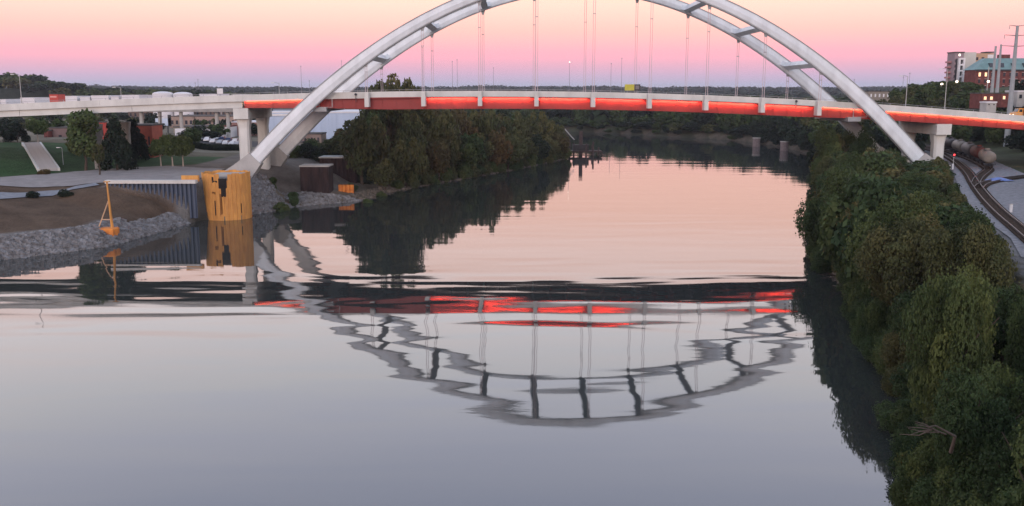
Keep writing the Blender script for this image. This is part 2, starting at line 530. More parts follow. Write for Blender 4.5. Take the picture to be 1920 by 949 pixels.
m_white = mat('white_paint', (0.74, 0.74, 0.74), 0.7, 0.06, 0.5, 0.3)
m_yel = mat('orange_yellow_paint', (0.74, 0.37, 0.10), 0.8, 0.1, 0.9, 0.25, stretch=(1, 1, 0.25), bump=0.02, color2=(0.50, 0.24, 0.075))
m_rustb = mat('rust_brown_steel', (0.055, 0.035, 0.033), 0.85, 0.3, 0.6, 0.2, stretch=(1, 1, 0.3), color2=(0.022, 0.017, 0.018))
m_orange = mat('orange_paint', (0.80, 0.30, 0.06), 0.7, 0.15, 0.8, 0.25, color2=(0.5, 0.15, 0.04))
m_pile = mat('blue_grey_sheet_pile', (0.075, 0.10, 0.145), 0.6, 0.2, 0.5, 0.4, stretch=(1, 1, 0.25), color2=(0.05, 0.07, 0.11))
m_blackstain = mat('black_stain', (0.018, 0.016, 0.015), 0.9, 0.3)
m_ruststain = mat('rust_stain', (0.22, 0.10, 0.035), 0.9, 0.4, 1.5, 0.1, stretch=(1, 1, 0.2))
m_win = mat('window_glass', (0.03, 0.035, 0.045), 0.15, 0.2, spec=0.6)
m_winlit = mat('lit_window', (0.9, 0.6, 0.35), 0.4, 0.0, emit=(1.0, 0.62, 0.35), estr=1.1)
m_lamp = mat('lamp_glow', (1, 0.9, 0.8), 0.4, 0.0, emit=(1.0, 0.86, 0.7), estr=3.0)
m_brick = mat('red_brick', (0.165, 0.062, 0.055), 0.9, 0.25, 0.7, 0.1)
m_brick2 = mat('dull_mauve_block', (0.22, 0.155, 0.145), 0.9, 0.12, 0.5, 0.1)
m_redbld = mat('red_panel', (0.32, 0.085, 0.055), 0.8, 0.15, 0.5, 0.2)
m_copper = mat('green_copper_roof', (0.17, 0.29, 0.29), 0.6, 0.15, 0.3, 0.3)
m_tan = mat('tan_wall', (0.33, 0.25, 0.21), 0.9, 0.12, 0.3, 0.1)
m_bluewall = mat('pale_blue_cladding', (0.50, 0.60, 0.74), 0.6, 0.06, 0.1, 0.3, stretch=(3, 1, 0.2))
m_roofd = mat('dark_roof', (0.10, 0.095, 0.09), 0.9, 0.2, 0.4, 0.1)
m_white_roof = mat('white_roof', (0.72, 0.72, 0.74), 0.8, 0.06, 0.1, 0.2)
m_bark = mat('bark', (0.085, 0.065, 0.05), 0.95, 0.3, 2, 0.1, bump=0.05, stretch=(1, 1, 0.3))
m_bark_pale = mat('pale_bark', (0.42, 0.36, 0.30), 0.9, 0.2, 2, 0.1)
m_rail = mat('rail_steel', (0.09, 0.065, 0.055), 0.5, 0.2, 2, 0.5)
m_tie = mat('timber_sleeper', (0.06, 0.045, 0.035), 0.95, 0.3, 2, 0.1)
m_rock = mat('riprap_stone', (0.30, 0.31, 0.32), 0.95, 0.35, 0.9, 0.1, color2=(0.14, 0.135, 0.13))

# ------------------------------------------------------------------ the arch bridge
XC, AY0, AY1 = 18.2, 225.0, 252.0
DY0, DY1 = 227.0, 250.0
dk_x = [-260, -180, -122, -97, -65, -33, -8, 18, 43, 69, 94, 122, 150, 200]
dk_z = [19.2, 22.9, 25.25, 26.05, 26.95, 27.75, 28.25, 28.08, 27.28, 26.12, 24.5, 22.3, 19.9, 15.6]
_co = np.polyfit(dk_x[1:-1], dk_z[1:-1], 4)
def deck(x):       # z of the parapet top
    return float(np.polyval(_co, x)) if -185 < x < 160 else interp(x, dk_x, dk_z)
def arch_top(x):
    return 55.8 - 0.00643 * (x - XC) ** 2
def arch_pt(x):    # centreline point and normal in the arch plane
    zo = arch_top(x)
    s = -2 * 0.00643 * (x - XC)
    n_ = Vector((-s, 0, 1)).normalized()
    th = 2.1 + 1.15 * min(1, abs(x - XC) / 82) ** 1.3
    return Vector((x, 0, zo)) - n_ * th / 2, n_, th
bridge = thing('arch_bridge', 'pale blue steel arch bridge with red lit girders crossing the river', 'bridge', (XC, 238.5, 0))

def arch_rib(Y):
    secs = []
    for i in range(97):
        x = XC + 83.2 * math.sin((-1 + 2 * i / 96) * math.pi / 2 * 0.999) if False else XC - 82.6 + 165.2 * i / 96
        c, n_, th = arch_pt(x)
        c = Vector((c.x, Y, c.z))
        h_ = th / 2
        w = 1.05
        prof = [(-w, -h_ + 0.25), (-w + 0.25, -h_), (w - 0.25, -h_), (w, -h_ + 0.25), (w + 0.16, -0.05 * h_), (w, h_ - 0.2), (w - 0.15, h_), (-w + 0.15, h_), (-w, h_ - 0.2), (-w - 0.16, -0.05 * h_)]
        secs.append([c + Vector((0, a, 0)) + n_ * b_ for a, b_ in prof])
    mb = MB(); mb.loft(secs)
    rib = sub(mb.build('arch_rib', m_arch, bridge), bridge)
    # lip along the upper edge
    lip = MB()
    ss = []
    for i in range(0, 97):
        x = XC - 82.6 + 165.2 * i / 96
        c, n_, th = arch_pt(x)
        c = Vector((c.x, Y, c.z))
        ss.append([c + Vector((0, a, 0)) + n_ * (th / 2 + b_) for a, b_ in ((-1.18, -0.02), (1.18, -0.02), (1.18, 0.10), (-1.18, 0.10))])
    lip.loft(ss); lip.build('flange', m_steel, rib)
    for i in range(6, 94, 6):
        sm = MB()
        q = []
        for dx in (-0.035, 0.035):
            x = XC - 82.6 + 165.2 * i / 96 + dx
            c, n_, th = arch_pt(x)
            c = Vector((c.x, Y, c.z)); h_ = th / 2 + 0.015; w = 1.07
            prof = [(-w, -h_ + 0.25), (-w + 0.25, -h_), (w - 0.25, -h_), (w, -h_ + 0.25), (w + 0.17, -0.05 * h_), (w, h_ - 0.2), (w - 0.15, h_), (-w + 0.15, h_), (-w, h_ - 0.2), (-w - 0.17, -0.05 * h_)]
            q.append([c + Vector((0, a, 0)) + n_ * b_ for a, b_ in prof])
        sm.loft(q)
        sm.build('plate_joint', m_arch, rib)
    return rib
for Y in (AY0, AY1):
    arch_rib(Y)
    for sgn in (-1, 1):        # concrete thrust blocks
        x = XC + sgn * 81.6
        c, n_, th = arch_pt(x)
        t = Vector((n_.z * sgn, 0, -n_.x * sgn)); 
        if t.z > 0: t = -t
        c = Vector((c.x, Y, c.z))
        mb = MB()
        a_, b_, c_ = c - t * 0.2, c + t * 4.2, c + t * 8.5
        S = []
        for p, hh, ww in ((a_, th / 2 + 0.25, 1.45), (b_, 2.6, 2.0), (c_, 3.6, 2.6)):
            S.append([p + Vector((0, -ww, 0)) - n_ * hh, p + Vector((0, ww, 0)) - n_ * hh, p + Vector((0, ww, 0)) + n_ * hh, p + Vector((0, -ww, 0)) + n_ * hh])
        mb.loft(S)
        mb.build('thrust_block', m_conc, bridge)
HX = [19.5 + 13.6 * k for k in range(-4, 5)]
for hx in HX:                  # wind braces between the two ribs
    c, n_, th = arch_pt(hx)
    mb = MB()
    t = Vector((n_.z, 0, -n_.x))
    S = []
    for y, g in ((AY0 + 0.9, 1.9), (AY0 + 2.4, 0.8), (AY1 - 2.4, 0.8), (AY1 - 0.9, 1.9)):
        p = Vector((c.x, y, c.z)) - n_ * 0.15
        S.append([p - t * g - n_ * 0.62, p + t * g - n_ * 0.62, p + t * g + n_ * 0.62, p - t * g + n_ * 0.62])
    mb.loft(S)
    mb.build('arch_brace', m_arch, bridge)
# hangers
for hx in HX:
    for Y, dy in ((AY0, 1), (AY1, -1)):
        c, n_, th = arch_pt(hx)
        zt = c.z - th / 2 / n_.z
        zb = deck(hx) - 1.5
        hg = MB()
        for dx in (-0.24, 0.24):
            hg.tube([(hx + dx, Y, zb), (hx + dx, Y, zt + 0.1)], 0.062, 6)
        ho = sub(hg.build('hanger', m_cable, bridge), bridge)
        g = MB()
        g.hexa([(hx - 0.3, Y - 0.09, zt - 1.1), (hx - 0.6, Y - 0.09, zt + 0.3), (hx - 0.3, Y + 0.09, zt - 1.1), (hx - 0.6, Y + 0.09, zt + 0.3),
                (hx + 0.3, Y - 0.09, zt - 1.1), (hx + 0.6, Y - 0.09, zt + 0.3), (hx + 0.3, Y + 0.09, zt - 1.1), (hx + 0.6, Y + 0.09, zt + 0.3)])
        g.build('gusset', m_steel, ho)
        cl = MB()
        cl.box(hx - 0.32, hx + 0.32, Y - 0.1, Y + 0.1, zb + (zt - zb) * 0.72, zb + (zt - zb) * 0.72 + 0.16)
        cl.build('clamp', m_steel, ho)
        bk = MB()
        bk.box(hx - 0.5, hx + 0.5, min(Y - 0.45 * dy, Y + 2.2 * dy), max(Y - 0.45 * dy, Y + 2.2 * dy), deck(hx) - 3.6, deck(hx) - 1.25)
        bk.box(hx - 0.42, hx + 0.42, min(Y - 0.35 * dy, Y + 1.98 * dy), max(Y - 0.35 * dy, Y + 1.98 * dy), deck(hx) - 1.25, deck(hx) - 0.1)
        bk.build('hanger_bracket', m_fascia, bridge)
# deck, parapets, girders
XS = [-240 + 3.4 * i for i in range(126)]
def ribbon(name, y0, y1, ztop, zbot, m, x0, x1, parent=bridge):
    xs = [x0] + [x for x in XS if x0 + 0.4 < x < x1 - 0.4] + [x1]
    mb = MB()
    mb.loft([[(x, y0, deck(x) + zbot(x)), (x, y1, deck(x) + zbot(x)), (x, y1, deck(x) + ztop(x)), (x, y0, deck(x) + ztop(x))] for x in xs])
    return mb.build(name, m, parent)
K = lambda v: (lambda x: v)
ribbon('deck_slab', DY0 + 0.3, DY1 - 0.3, K(-0.95), K(-1.35), m_conc, -240, 186)
ribbon('road_surface', DY0 + 2.8, DY1 - 2.8, K(-0.935), K(-0.948), m_asphalt, -239.9, 185.9)
def gdepth(x):   # bottom of the girder under the parapet top
    return interp(x, [-240, -66, -48, -30, 70, 84, 122, 190], [-3.05, -3.1, -3.6, -4.25, -4.1, -3.7, -3.35, -3.35])
# parapet in panels
px_ = [-240, -220, -200, -180, -160, -140, -120, -100, -82, -65.3, -52] + [19.5 + 13.6 * k for k in range(-5, 6)] + [101, 118, 135, 152, 170, 186]
px_ = sorted(px_)
px_ = [p for i, p in enumerate(px_) if i == 0 or p - px_[i - 1] > 4]
for a_, b_ in zip(px_[:-1], px_[1:]):
    ribbon('parapet', DY0, DY0 + 0.3, K(0), K(-1.55 if (a_ > 72 or -66 < a_ < -50) else (-1.38 if a_ > -66 else -1.6)), m_fascia, a_ + 0.02, b_ - 0.02)
    ribbon('parapet', DY1 - 0.3, DY1, K(0), K(-1.38), m_fascia, a_ + 0.02, b_ - 0.02)
# handrail on the near parapet
hr = MB()
for x in np.arange(-238, 185, 3.4):
    hr.box(x - 0.04, x + 0.04, DY0 + 0.11, DY0 + 0.19, deck(x) - 0.05, deck(x) + 0.33)
for i in range(len(XS) - 1):
    x0, x1 = XS[i], XS[i + 1]
    if x1 > 185: break
    z0, z1 = deck(x0) + 0.33, deck(x1) + 0.33
    hr.hexa([(x0, DY0 + .1, z0), (x0, DY0 + .1, z0 + .07), (x0, DY0 + .2, z0), (x0, DY0 + .2, z0 + .07), (x1, DY0 + .1, z1), (x1, DY0 + .1, z1 + .07), (x1, DY0 + .2, z1), (x1, DY0 + .2, z1 + .07)])
hr.build('handrail', m_steel, bridge)
# girder panels: concrete beams on the left approach, red steel elsewhere
JN = [-65.2, -47.5] + [19.5 + 13.6 * k for k in range(-4, 5)] + [86.5, 104.5, 122, 140, 160, 186]
for a_, b_ in zip([-240, -210, -180, -150, -120, -92.5], [-210, -180, -150, -120, -92.5, -65.6]):
    ribbon('concrete_beam', DY0 + 0.55, DY0 + 1.5, K(-1.36), gdepth, m_fascia, a_ + 0.05, b_ - 0.05)
    ribbon('concrete_beam', DY1 - 1.5, DY1 - 0.55, K(-1.36), gdepth, m_fascia, a_ + 0.05, b_ - 0.05)
    for yy in (232.5, 238, 243.5):
        ribbon('concrete_beam', yy, yy + 0.9, K(-1.36), gdepth, m_conc_d, a_ + 0.05, b_ - 0.05)
for a_, b_ in zip(JN[:-1], JN[1:]):
    for s_, yy in ((1, DY0 + 0.9), (-1, DY1 - 0.9)):
        g = ribbon('girder', yy - 0.05, yy + 0.05, K(-1.36), gdepth, m_red, a_ + 0.03, b_ - 0.03)
        sub(g, bridge)
        fl = ribbon('lower_flange', yy - 0.38, yy + 0.38, lambda x: gdepth(x) + 0.0, lambda x: gdepth(x) - 0.07, m_red, a_ + 0.03, b_ - 0.03, g)
        ns_ = max(2, round((b_ - a_) / 3.4))
        for q in range(1, ns_):
            xq = a_ + (b_ - a_) * q / ns_
            mb = MB()
            ya, yb = (yy - 0.17, yy - 0.05) if s_ == 1 else (yy + 0.05, yy + 0.17)
            mb.box(xq - 0.03, xq + 0.03, ya, yb, deck(xq) + gdepth(xq) + 0.01, deck(xq) - 1.70)
            mb.build('stiffener', m_red, g)
        main = -21.5 < (a_ + b_) / 2 < 73.5
        end = a_ > 72 or a_ < -48
        if s_ == 1:
            pad = 0.9 if main else 0.3
            y0_ = yy - 0.84 if not end else DY0 + 0.36
            zt_, zb_ = (-1.385, -1.50) if end else (-1.45, -1.60)
            st_ = ribbon('light_strip', y0_ + 0.03, y0_ + 0.09, K(zt_), K(zb_), m_led2 if end else (m_led if main else m_led_off), a_ + pad, b_ - pad - (0.5 if main else 0), g)
            if end:
                ribbon('added_light_shield', y0_ - 0.03, y0_ + 0.10, K(zb_ - 0.02), K(zb_ - 0.04), m_red, a_ + 0.2, b_ - 0.2, g)  # added shield, keeps the strip's glow out of the river reflection
            if not end:
                ribbon('light_housing', y0_ - 0.03, y0_ + 0.0, K(-1.37), K(-1.66), m_red, a_ + 0.6, b_ - 0.6, g)
                ribbon('added_light_shield', y0_ + 0.005, y0_ + 0.12, K(-1.635), K(-1.66), m_red, a_ + 0.6, b_ - 0.6, g)  # added plate, hides the lit strip from below
    nb = max(2, round((b_ - a_) / 4.6))
    for j in range(nb):
        x = a_ + (b_ - a_) * j / nb
        mb = MB(); mb.box(x - 0.2, x + 0.2, DY0 + 1.0, DY1 - 1.0, deck(x) + gdepth(x) + 0.6, deck(x) - 1.4)
        mb.build('floor_beam', m_red if j else m_steel, bridge)
    if a_ < 84 and b_ > -48:
        for yy in (234, 238.5, 243):
            ribbon('stringer', yy, yy + 0.25, K(-1.36), K(-2.3), m_conc_d, a_ + 0.25, b_ - 0.25)
# cross beams where the ribs pass the deck
for x in (-46.5, 83.0):
    mb = MB(); mb.box(x - 1.6, x + 1.6, AY0 + 1.1, AY1 - 1.1, deck(x) - 4.5, deck(x) - 3.75 + 0.25)
    mb.build('cross_beam', m_steel, bridge)
    for yy in (AY0 + 0.4,):
        fr_ = MB()
        for q in (-1.7, 1.5):
            fr_.box(x + q + 1.4, x + q + 1.55, yy + 1.0, yy + 1.12, deck(x) - 3.4, deck(x) - 1.5)
        fr_.box(x - 0.3, x + 3.05, yy + 1.0, yy + 1.14, deck(x) - 3.5, deck(x) - 3.4)
        fr_.build('access_frame', m_steel, bridge)
# piers
def pier(x, ys, m, cap=True, w=2.6):
    zt = deck(x) + gdepth(x) - 0.1
    if cap:
        mb = MB(); mb.loft([[(x - 1.8 - k * 0, ys[0] - 2.9, z), (x + 1.8, ys[0] - 2.9, z), (x + 1.8, ys[-1] + 2.9, z), (x - 1.8, ys[-1] + 2.9, z)] for k, z in ((0, zt - 2.6), (1, zt))])
        mb.build('pier_cap', m_fascia, bridge)
    for y in ys:
        gz = ground(x, y) - 1.0
        t_ = zt - 2.6
        mb = MB()
        S = []
        for z, q in ((gz, 1.0), (t_ - 2.2, 1.0), (t_, 1.25)):
            a, c_ = w / 2 * q, 0.45
            S.append([(x - a + c_, y - a, z), (x + a - c_, y - a, z), (x + a, y - a + c_, z), (x + a, y + a - c_, z), (x + a - c_, y + a, z), (x - a + c_, y + a, z), (x - a, y + a - c_, z), (x - a, y - a + c_, z)])
        mb.loft(S)
        mb.build('pier_column', m, bridge)
pier(-66.0, (230, 247), m_fascia, w=2.6)
pier(105.4, (230, 247), m_fascia, w=2.6)
pier(-102.5, (230, 247), m_conc_d, cap=False, w=2.0)
pier(-150, (230, 247), m_conc_d)
pier(-195, (230, 247), m_conc_d)
mb = MB(); mb.box(184, 200, DY0 - 1, DY1 + 1, 2, deck(184) - 1.45); mb.build('abutment', m_conc, bridge)

# things on the bridge
def lamp_post(x, y, z0, z1, label, name='street_lamp', lit=False, arm=1.6, grp=None, r0=0.12):
    t = thing(name, label, 'street lamp', (x, y, z0), grp)
    mb = MB(); mb.tube([(x, y, z0), (x, y, z1)], [r0, r0 * 0.55], 8); mb.build('pole', m_conc if r0 > 0.1 else m_steel, t)
    mb = MB(); mb.tube([(x, y, z1 - 0.1), (x - arm * 0.5, y, z1 + 0.15), (x - arm, y, z1 + 0.1)], 0.06, 6); mb.build('arm', m_steel, t)
    mb = MB(); mb.box(x - arm - 0.5, x - arm + 0.3, y - 0.2, y + 0.2, z1 - 0.02, z1 + 0.16); mb.build('lamp_head', m_lamp if lit else m_white, t)
    return t
G = 'street lamps along the bridge'
for px, y0, lab in ((36, 140, 'tall street lamp on the bridge at the left edge, in front of the wooded hill'), (226, 164, 'short street lamp standing on the left approach past the red cabin'),
                    (523, 156, 'street lamp on the deck just left of the foot of the near arch'), (1702, 143, 'street lamp on the bridge just right of the near arch, before the green hillside'),
                    (1777, 130, 'street lamp on the bridge right below the tall apartment block')):
    Y = DY0 + 1.2 if px in (36, 1777, 1702) else DY1 - 1.2
    x, z1 = atY(px, y0, Y)
    lamp_post(x, Y, deck(x) - 0.93, z1, lab, grp=G)
def rigid_sign():
    x, z = atY(1186, 164, 248.5)
    t = thing('message_sign', 'yellow and black message sign standing on the middle of the bridge deck', 'sign', (x, 248.5, deck(x) - 0.93))
    w, hgt = 2.05, 1.6
    mb = MB(); mb.box(x - w, x + 0.45, 248.4, 248.55, z - hgt / 2, z + hgt / 2); mb.build('yellow_panel', mat('sign_yellow', (0.55, 0.52, 0.08), 0.6, 0.1), t)
    mb = MB(); mb.box(x + 0.5, x + w, 248.38, 248.56, z - hgt / 2, z + hgt / 2); mb.build('dark_panel', mat('sign_black', (0.05, 0.045, 0.05), 0.6, 0.1), t)
    mb = MB(); mb.box(x + 0.75, x + w - 0.3, 248.36, 248.375, z - 0.5, z + 0.5); mb.build('screen', mat('sign_grey', (0.2, 0.19, 0.2), 0.6, 0.1), t)
    for q in (-1.4, 1.3):
        mb = MB(); mb.tube([(x + q, 248.5, deck(x) - 0.93), (x + q, 248.5, z - hgt / 2)], 0.07, 6); mb.build('post', m_steel, t)
rigid_sign()
for px, lab in ((667, 'black floodlight clamped to the parapet left of the first hanger'), (1493, 'black floodlight on the parapet beside the right end of the far arch')):
    x, z = atY(px, 177 if px < 900 else 190, DY0 - 0.2)
    t = thing('floodlight', lab, 'floodlight', (x, DY0 - 0.2, z))
    mb = MB(); mb.tube([(x, DY0 - 0.35, z), (x, DY0 - 0.05, z - 0.1)], [0.32, 0.2], 10); mb.build('lamp_head', m_dark, t)
    mb = MB(); mb.box(x - 0.06, x + 0.06, DY0 - 0.16, DY0 - 0.02, z - 1.9, z - 0.2); mb.build('bracket', m_dark, t)

TRAILERS = []
def vehicle(name, label, cat, loc, rz, L, Wd, bodyh, cabh, m, cab=(0.15, 0.75), grp=None, z0=0.35):
    """a simple road vehicle facing +x in its own frame, with body, cabin, glass and wheels"""
    t = thing(name, label, cat, loc, grp, rz if rz else 1e-6)
    mb = MB()
    w = Wd / 2
    prof = [(-L / 2, z0), (-L / 2 + 0.05, z0 + bodyh * 0.8), (-L / 2 + 0.2, z0 + bodyh), (L / 2 - 0.35, z0 + bodyh * 0.92), (L / 2 - 0.03, z0 + bodyh * 0.62), (L / 2, z0)]
    mb.loft([[(x, y, z) for x, z in prof] for y in (-w, w)])
    mb.build('body', m, t)
    c0, c1 = -L / 2 + L * cab[0], -L / 2 + L * cab[1]
    mb = MB()
    zt = z0 + bodyh + cabh
    mb.hexa([(c0, -w + .06, z0 + bodyh * .95), (c0 + .35, -w + .18, zt), (c0, w - .06, z0 + bodyh * .95), (c0 + .35, w - .18, zt),
             (c1, -w + .06, z0 + bodyh * .93), (c1 - .6, -w + .18, zt), (c1, w - .06, z0 + bodyh * .93), (c1 - .6, w - .18, zt)])
    cb = sub(mb.build('cabin', m, t), t)
    mb = MB()
    mb.hexa([(c0 + .25, -w + .05, z0 + bodyh * 1.02), (c0 + .5, -w + .13, zt - .09), (c0 + .25, w - .05, z0 + bodyh * 1.02), (c0 + .5, w - .13, zt - .09),
             (c1 - .15, -w + .05, z0 + bodyh * 1.0), (c1 - .6, -w + .13, zt - .09), (c1 - .15, w - .05, z0 + bodyh * 1.0), (c1 - .6, w - .13, zt - .09)])
    mb.build('window', m_win, cb)
    for sx in (-1, 1):
        for sy in (-1, 1):
            mb = MB(); mb.tube([(sx * L * 0.31, sy * (w + 0.02), 0.34), (sx * L * 0.31, sy * (w - 0.22), 0.34)], 0.34, 12); mb.build('wheel', m_dark, t)
    return t
# orange lorry at the right edge of the deck
x, _z = atY(1904, 205, 231)
m_truck = mat('orange_truck_paint', (0.75, 0.33, 0.07), 0.45, 0.08, 1, 0.5)
t = thing('dump_truck', 'orange truck driving onto the bridge at the right edge', 'truck', (x + 2.5, 231, deck(x + 2.5) - 0.93), rz=R(178))
for nm, bx, mm in (('chassis', (-3.3, 3.2, -1.0, 1.0, 0.75, 1.0), m_dark), ('dump_body', None, m_truck), ('cab', None, m_truck), ('bumper', (3.25, 3.45, -1.15, 1.15, 0.45, 0.85), m_white)):
    mb = MB()
    if nm == 'dump_body':
        mb.hexa([(-3.4, -1.1, 1.05), (-3.7, -1.25, 2.75), (-3.4, 1.1, 1.05), (-3.7, 1.25, 2.75), (0.7, -1.1, 1.05), (1.0, -1.25, 2.9), (0.7, 1.1, 1.05), (1.0, 1.25, 2.9)])
        for q in range(5):
            mb.box(-3.2 + q * 0.95, -3.1 + q * 0.95, -1.32, 1.32, 1.15, 2.7)
    elif nm == 'cab':
        mb.loft([[(1.15, y, 0.8), (1.15, y, 2.75), (2.0, y, 2.8), (2.4, y, 1.95), (3.2, y, 1.75), (3.25, y, 0.8)] for y in (-1.1, 1.1)])
    else:
        mb.box(*bx)
    mb.build(nm, mm, t)
mb = MB(); mb.hexa([(2.06, -0.98, 2.7), (2.42, -0.98, 1.98), (2.06, 0.98, 2.7), (2.42, 0.98, 1.98), (2.1, -0.98, 2.72), (2.46, -0.98, 2.0), (2.1, 0.98, 2.72), (2.46, 0.98, 2.0)])
mb.box(1.3, 2.0, -1.13, 1.13, 1.95, 2.6); mb.build('window', m_win, t)
for wx in (-2.6, -1.3, 2.5):
    for wy in (-1.0, 1.0):
        mb = MB(); mb.tube([(wx, wy - 0.17, 0.5), (wx, wy + 0.17, 0.5)], 0.5, 14); mb.build('wheel', m_dark, t)
for wy in (-0.8, 0.8):
    mb = MB(); mb.box(3.26, 3.34, wy - 0.15, wy + 0.15, 1.15, 1.4); mb.build('headlight', m_lamp, t)

# ------------------------------------------------------------------ left bank works
CX, CY, CR = -63.9, 206.3, 5.15
cell = thing('sheet_pile_cell', 'big orange yellow sheet pile cylinder standing in the water, black gash at its top', 'steel caisson', (CX, CY, 0))
NP = 36
for k in range(NP):
    a0, a1 = 2 * math.pi * k / NP, 2 * math.pi * (k + 1) / NP
    am = (a0 + a1) / 2
    top = 10.25 + 0.12 * math.sin(k * 1.7)
    fx = CX + CR * math.cos(am)
    hole = abs(am - 2 * math.pi + 1.45) < 0.19
    if hole:
        top -= 1.4 + 0.5 * (k % 2)
    mb = MB()
    def pr(r_, a): return (CX + r_ * math.cos(a), CY + r_ * math.sin(a))
    P = [pr(CR - .06, a0), pr(CR, a0 + .006), pr(CR + .06, a0 + .03), pr(CR + .03, am), pr(CR + .06, a1 - .03), pr(CR, a1 - .006), pr(CR - .06, a1), pr(CR - .10, am)]
    mb.loft([[(p[0], p[1], z) for p in P] for z in (-2, top)])
    mb.build('sheet_pile', m_yel, cell)
def cellband(a, wa, z0, z1, m, nm, off=0.075):
    mb = MB()
    n = 4
    A = [a - wa / 2 + wa * i / n for i in range(n + 1)]
    jit = [rng.uniform(-.25, .25) for _ in A]
    mb.loft([[(CX + (CR + off) * math.cos(q), CY + (CR + off) * math.sin(q), z0 + j), (CX + (CR + off) * math.cos(q), CY + (CR + off) * math.sin(q), z1 + j * 0.2),
              (CX + (CR + off - .02) * math.cos(q), CY + (CR + off - .02) * math.sin(q), z1 + j * 0.2), (CX + (CR + off - .02) * math.cos(q), CY + (CR + off - .02) * math.sin(q), z0 + j)] for q, j in zip(A, jit)])
    mb.build(nm, m, cell)
A0 = -1.43
cellband(A0 - .0, .34, 7.2, 9.3, m_blackstain, 'black_stain', .085)
cellband(A0 + .02, .20, 5.4, 7.5, m_blackstain, 'black_stain', .088)
cellband(A0 - .10, .10, 1.4, 5.9, m_ruststain, 'rust_streak', .08)
cellband(A0 - .33, .22, 8.4, 8.75, m_blackstain, 'black_stain', .082)
cellband(A0 - .42, .08, 8.7, 9.6, m_blackstain, 'black_stain', .084)
cellband(A0 - .36, .05, 1.2, 4.4, m_blackstain, 'black_stain', .08)
cellband(A0 - .40, .16, 6.0, 6.35, m_ruststain, 'rust_streak', .082)
cellband(A0 + .75, .04, 1.5, 3.6, m_blackstain, 'black_stain', .08)
cellband(A0, 3.0, -0.3, 0.9, mat('waterline_grime', (0.22, 0.17, 0.11), 0.95, 0.3, 1.0), 'grime_band', .078)
mb = MB(); mb.tube([(CX, CY, -1), (CX, CY, 9.3)], CR - 0.2, 28); mb.build('fill', mat('gravel_fill', (0.22, 0.21, 0.2), 0.95, 0.3, 2), cell)
mb = MB(); mb.box(CX - 2.4, CX + 4.2, CY - 1, CY + 3.4, 9.3, 9.9); mb.build('concrete_slab', m_conc, cell)

# corrugated wall with white cap
wall = thing('retaining_wall', 'dark blue corrugated sheet pile wall with a white cap beside the orange cylinder', 'retaining wall', (-78, 198, 0))
WX0, WX1 = -86.6, -67.9
npil = 20
pw = (WX1 - WX0) / npil
proto = None
for k in range(npil):
    x0 = WX0 + k * pw
    pf = [(0, 0.28), (0.12, 0.28), (0.3, -0.2), (pw - 0.3, -0.2), (pw - 0.12, 0.28), (pw - 0.01, 0.28)]
    back = [(a, b_ + 0.08) for a, b_ in reversed(pf)]
    if proto is None:
        mb = MB(); mb.loft([[(a, b_, z) for a, b_ in pf + back] for z in (1.0, 8.55)])
        proto = link_mesh('sheet_pile', mb.v, mb.f, m_pile, wall)
        o = proto
    else:
        o = proto.copy(); col.objects.link(o)
    o.location = (x0 + 78, 198 - 198 - 0.1, 0)
mb = MB(); mb.box(WX0 - 0.6, WX1 + 0.1, 197.4, 198.9, 8.52, 9.22); mb.build('cap_beam', mat('white_cap_concrete', (0.62, 0.62, 0.58), 0.85, 0.08, 0.5), wall)
mb = MB(); mb.box(WX1 - 3.5, WX1 + 0.2, 199.2, 199.9, 8.8, 10.1); mb.build('yellow_upstand', m_yel, wall)

# navigation marker
mx0, my0 = -76.6, 172.3
mk = thing('river_marker', 'yellow steel frame marker on an orange block at the stony water edge', 'marker', (mx0, my0, 2))
gz = ground(mx0, my0)
mb = MB()
mb.loft([[(mx0 + a * s_, my0 + b_ * s_, z) for a, b_ in ((-2.0, -1.3), (2.0, -1.5), (2.1, 1.2), (-1.9, 1.4))] for s_, z in ((0.96, gz - 1.4), (1.0, gz + 0.55), (0.9, gz + 0.75))])
mb.build('base_block', m_orange, mk)
tx, ty, tz = mx0 + 0.9, my0, 11.3
mb = MB(); mb.tube([(tx + 0.35, ty - 0.2, gz + 0.7), (tx, ty, tz)], 0.16, 8); mb.build('post', m_yel, mk)
mb = MB(); mb.tube([(tx + 0.25, ty + 0.7, gz + 0.7), (tx, ty, tz)], 0.10, 6); mb.build('post', m_yel, mk)
mb = MB(); mb.tube([(mx0 - 1.3, ty, gz + 0.7), (tx, ty, tz - 3.6)], 0.11, 6); mb.build('strut', mat('pale_peach_paint', (0.6, 0.4, 0.25), 0.7, 0.1), mk)
mb = MB(); mb.tube([(mx0 - 0.7, ty, gz + 2.3), (tx + 0.2, ty, gz + 2.3)], 0.10, 6); mb.build('crossbar', MATS['pale_peach_paint'], mk)
mb = MB(); mb.box(tx - 0.5, tx + 0.5, ty - 0.4, ty + 0.4, tz, tz + 0.12); mb.build('top_plate', m_yel, mk)

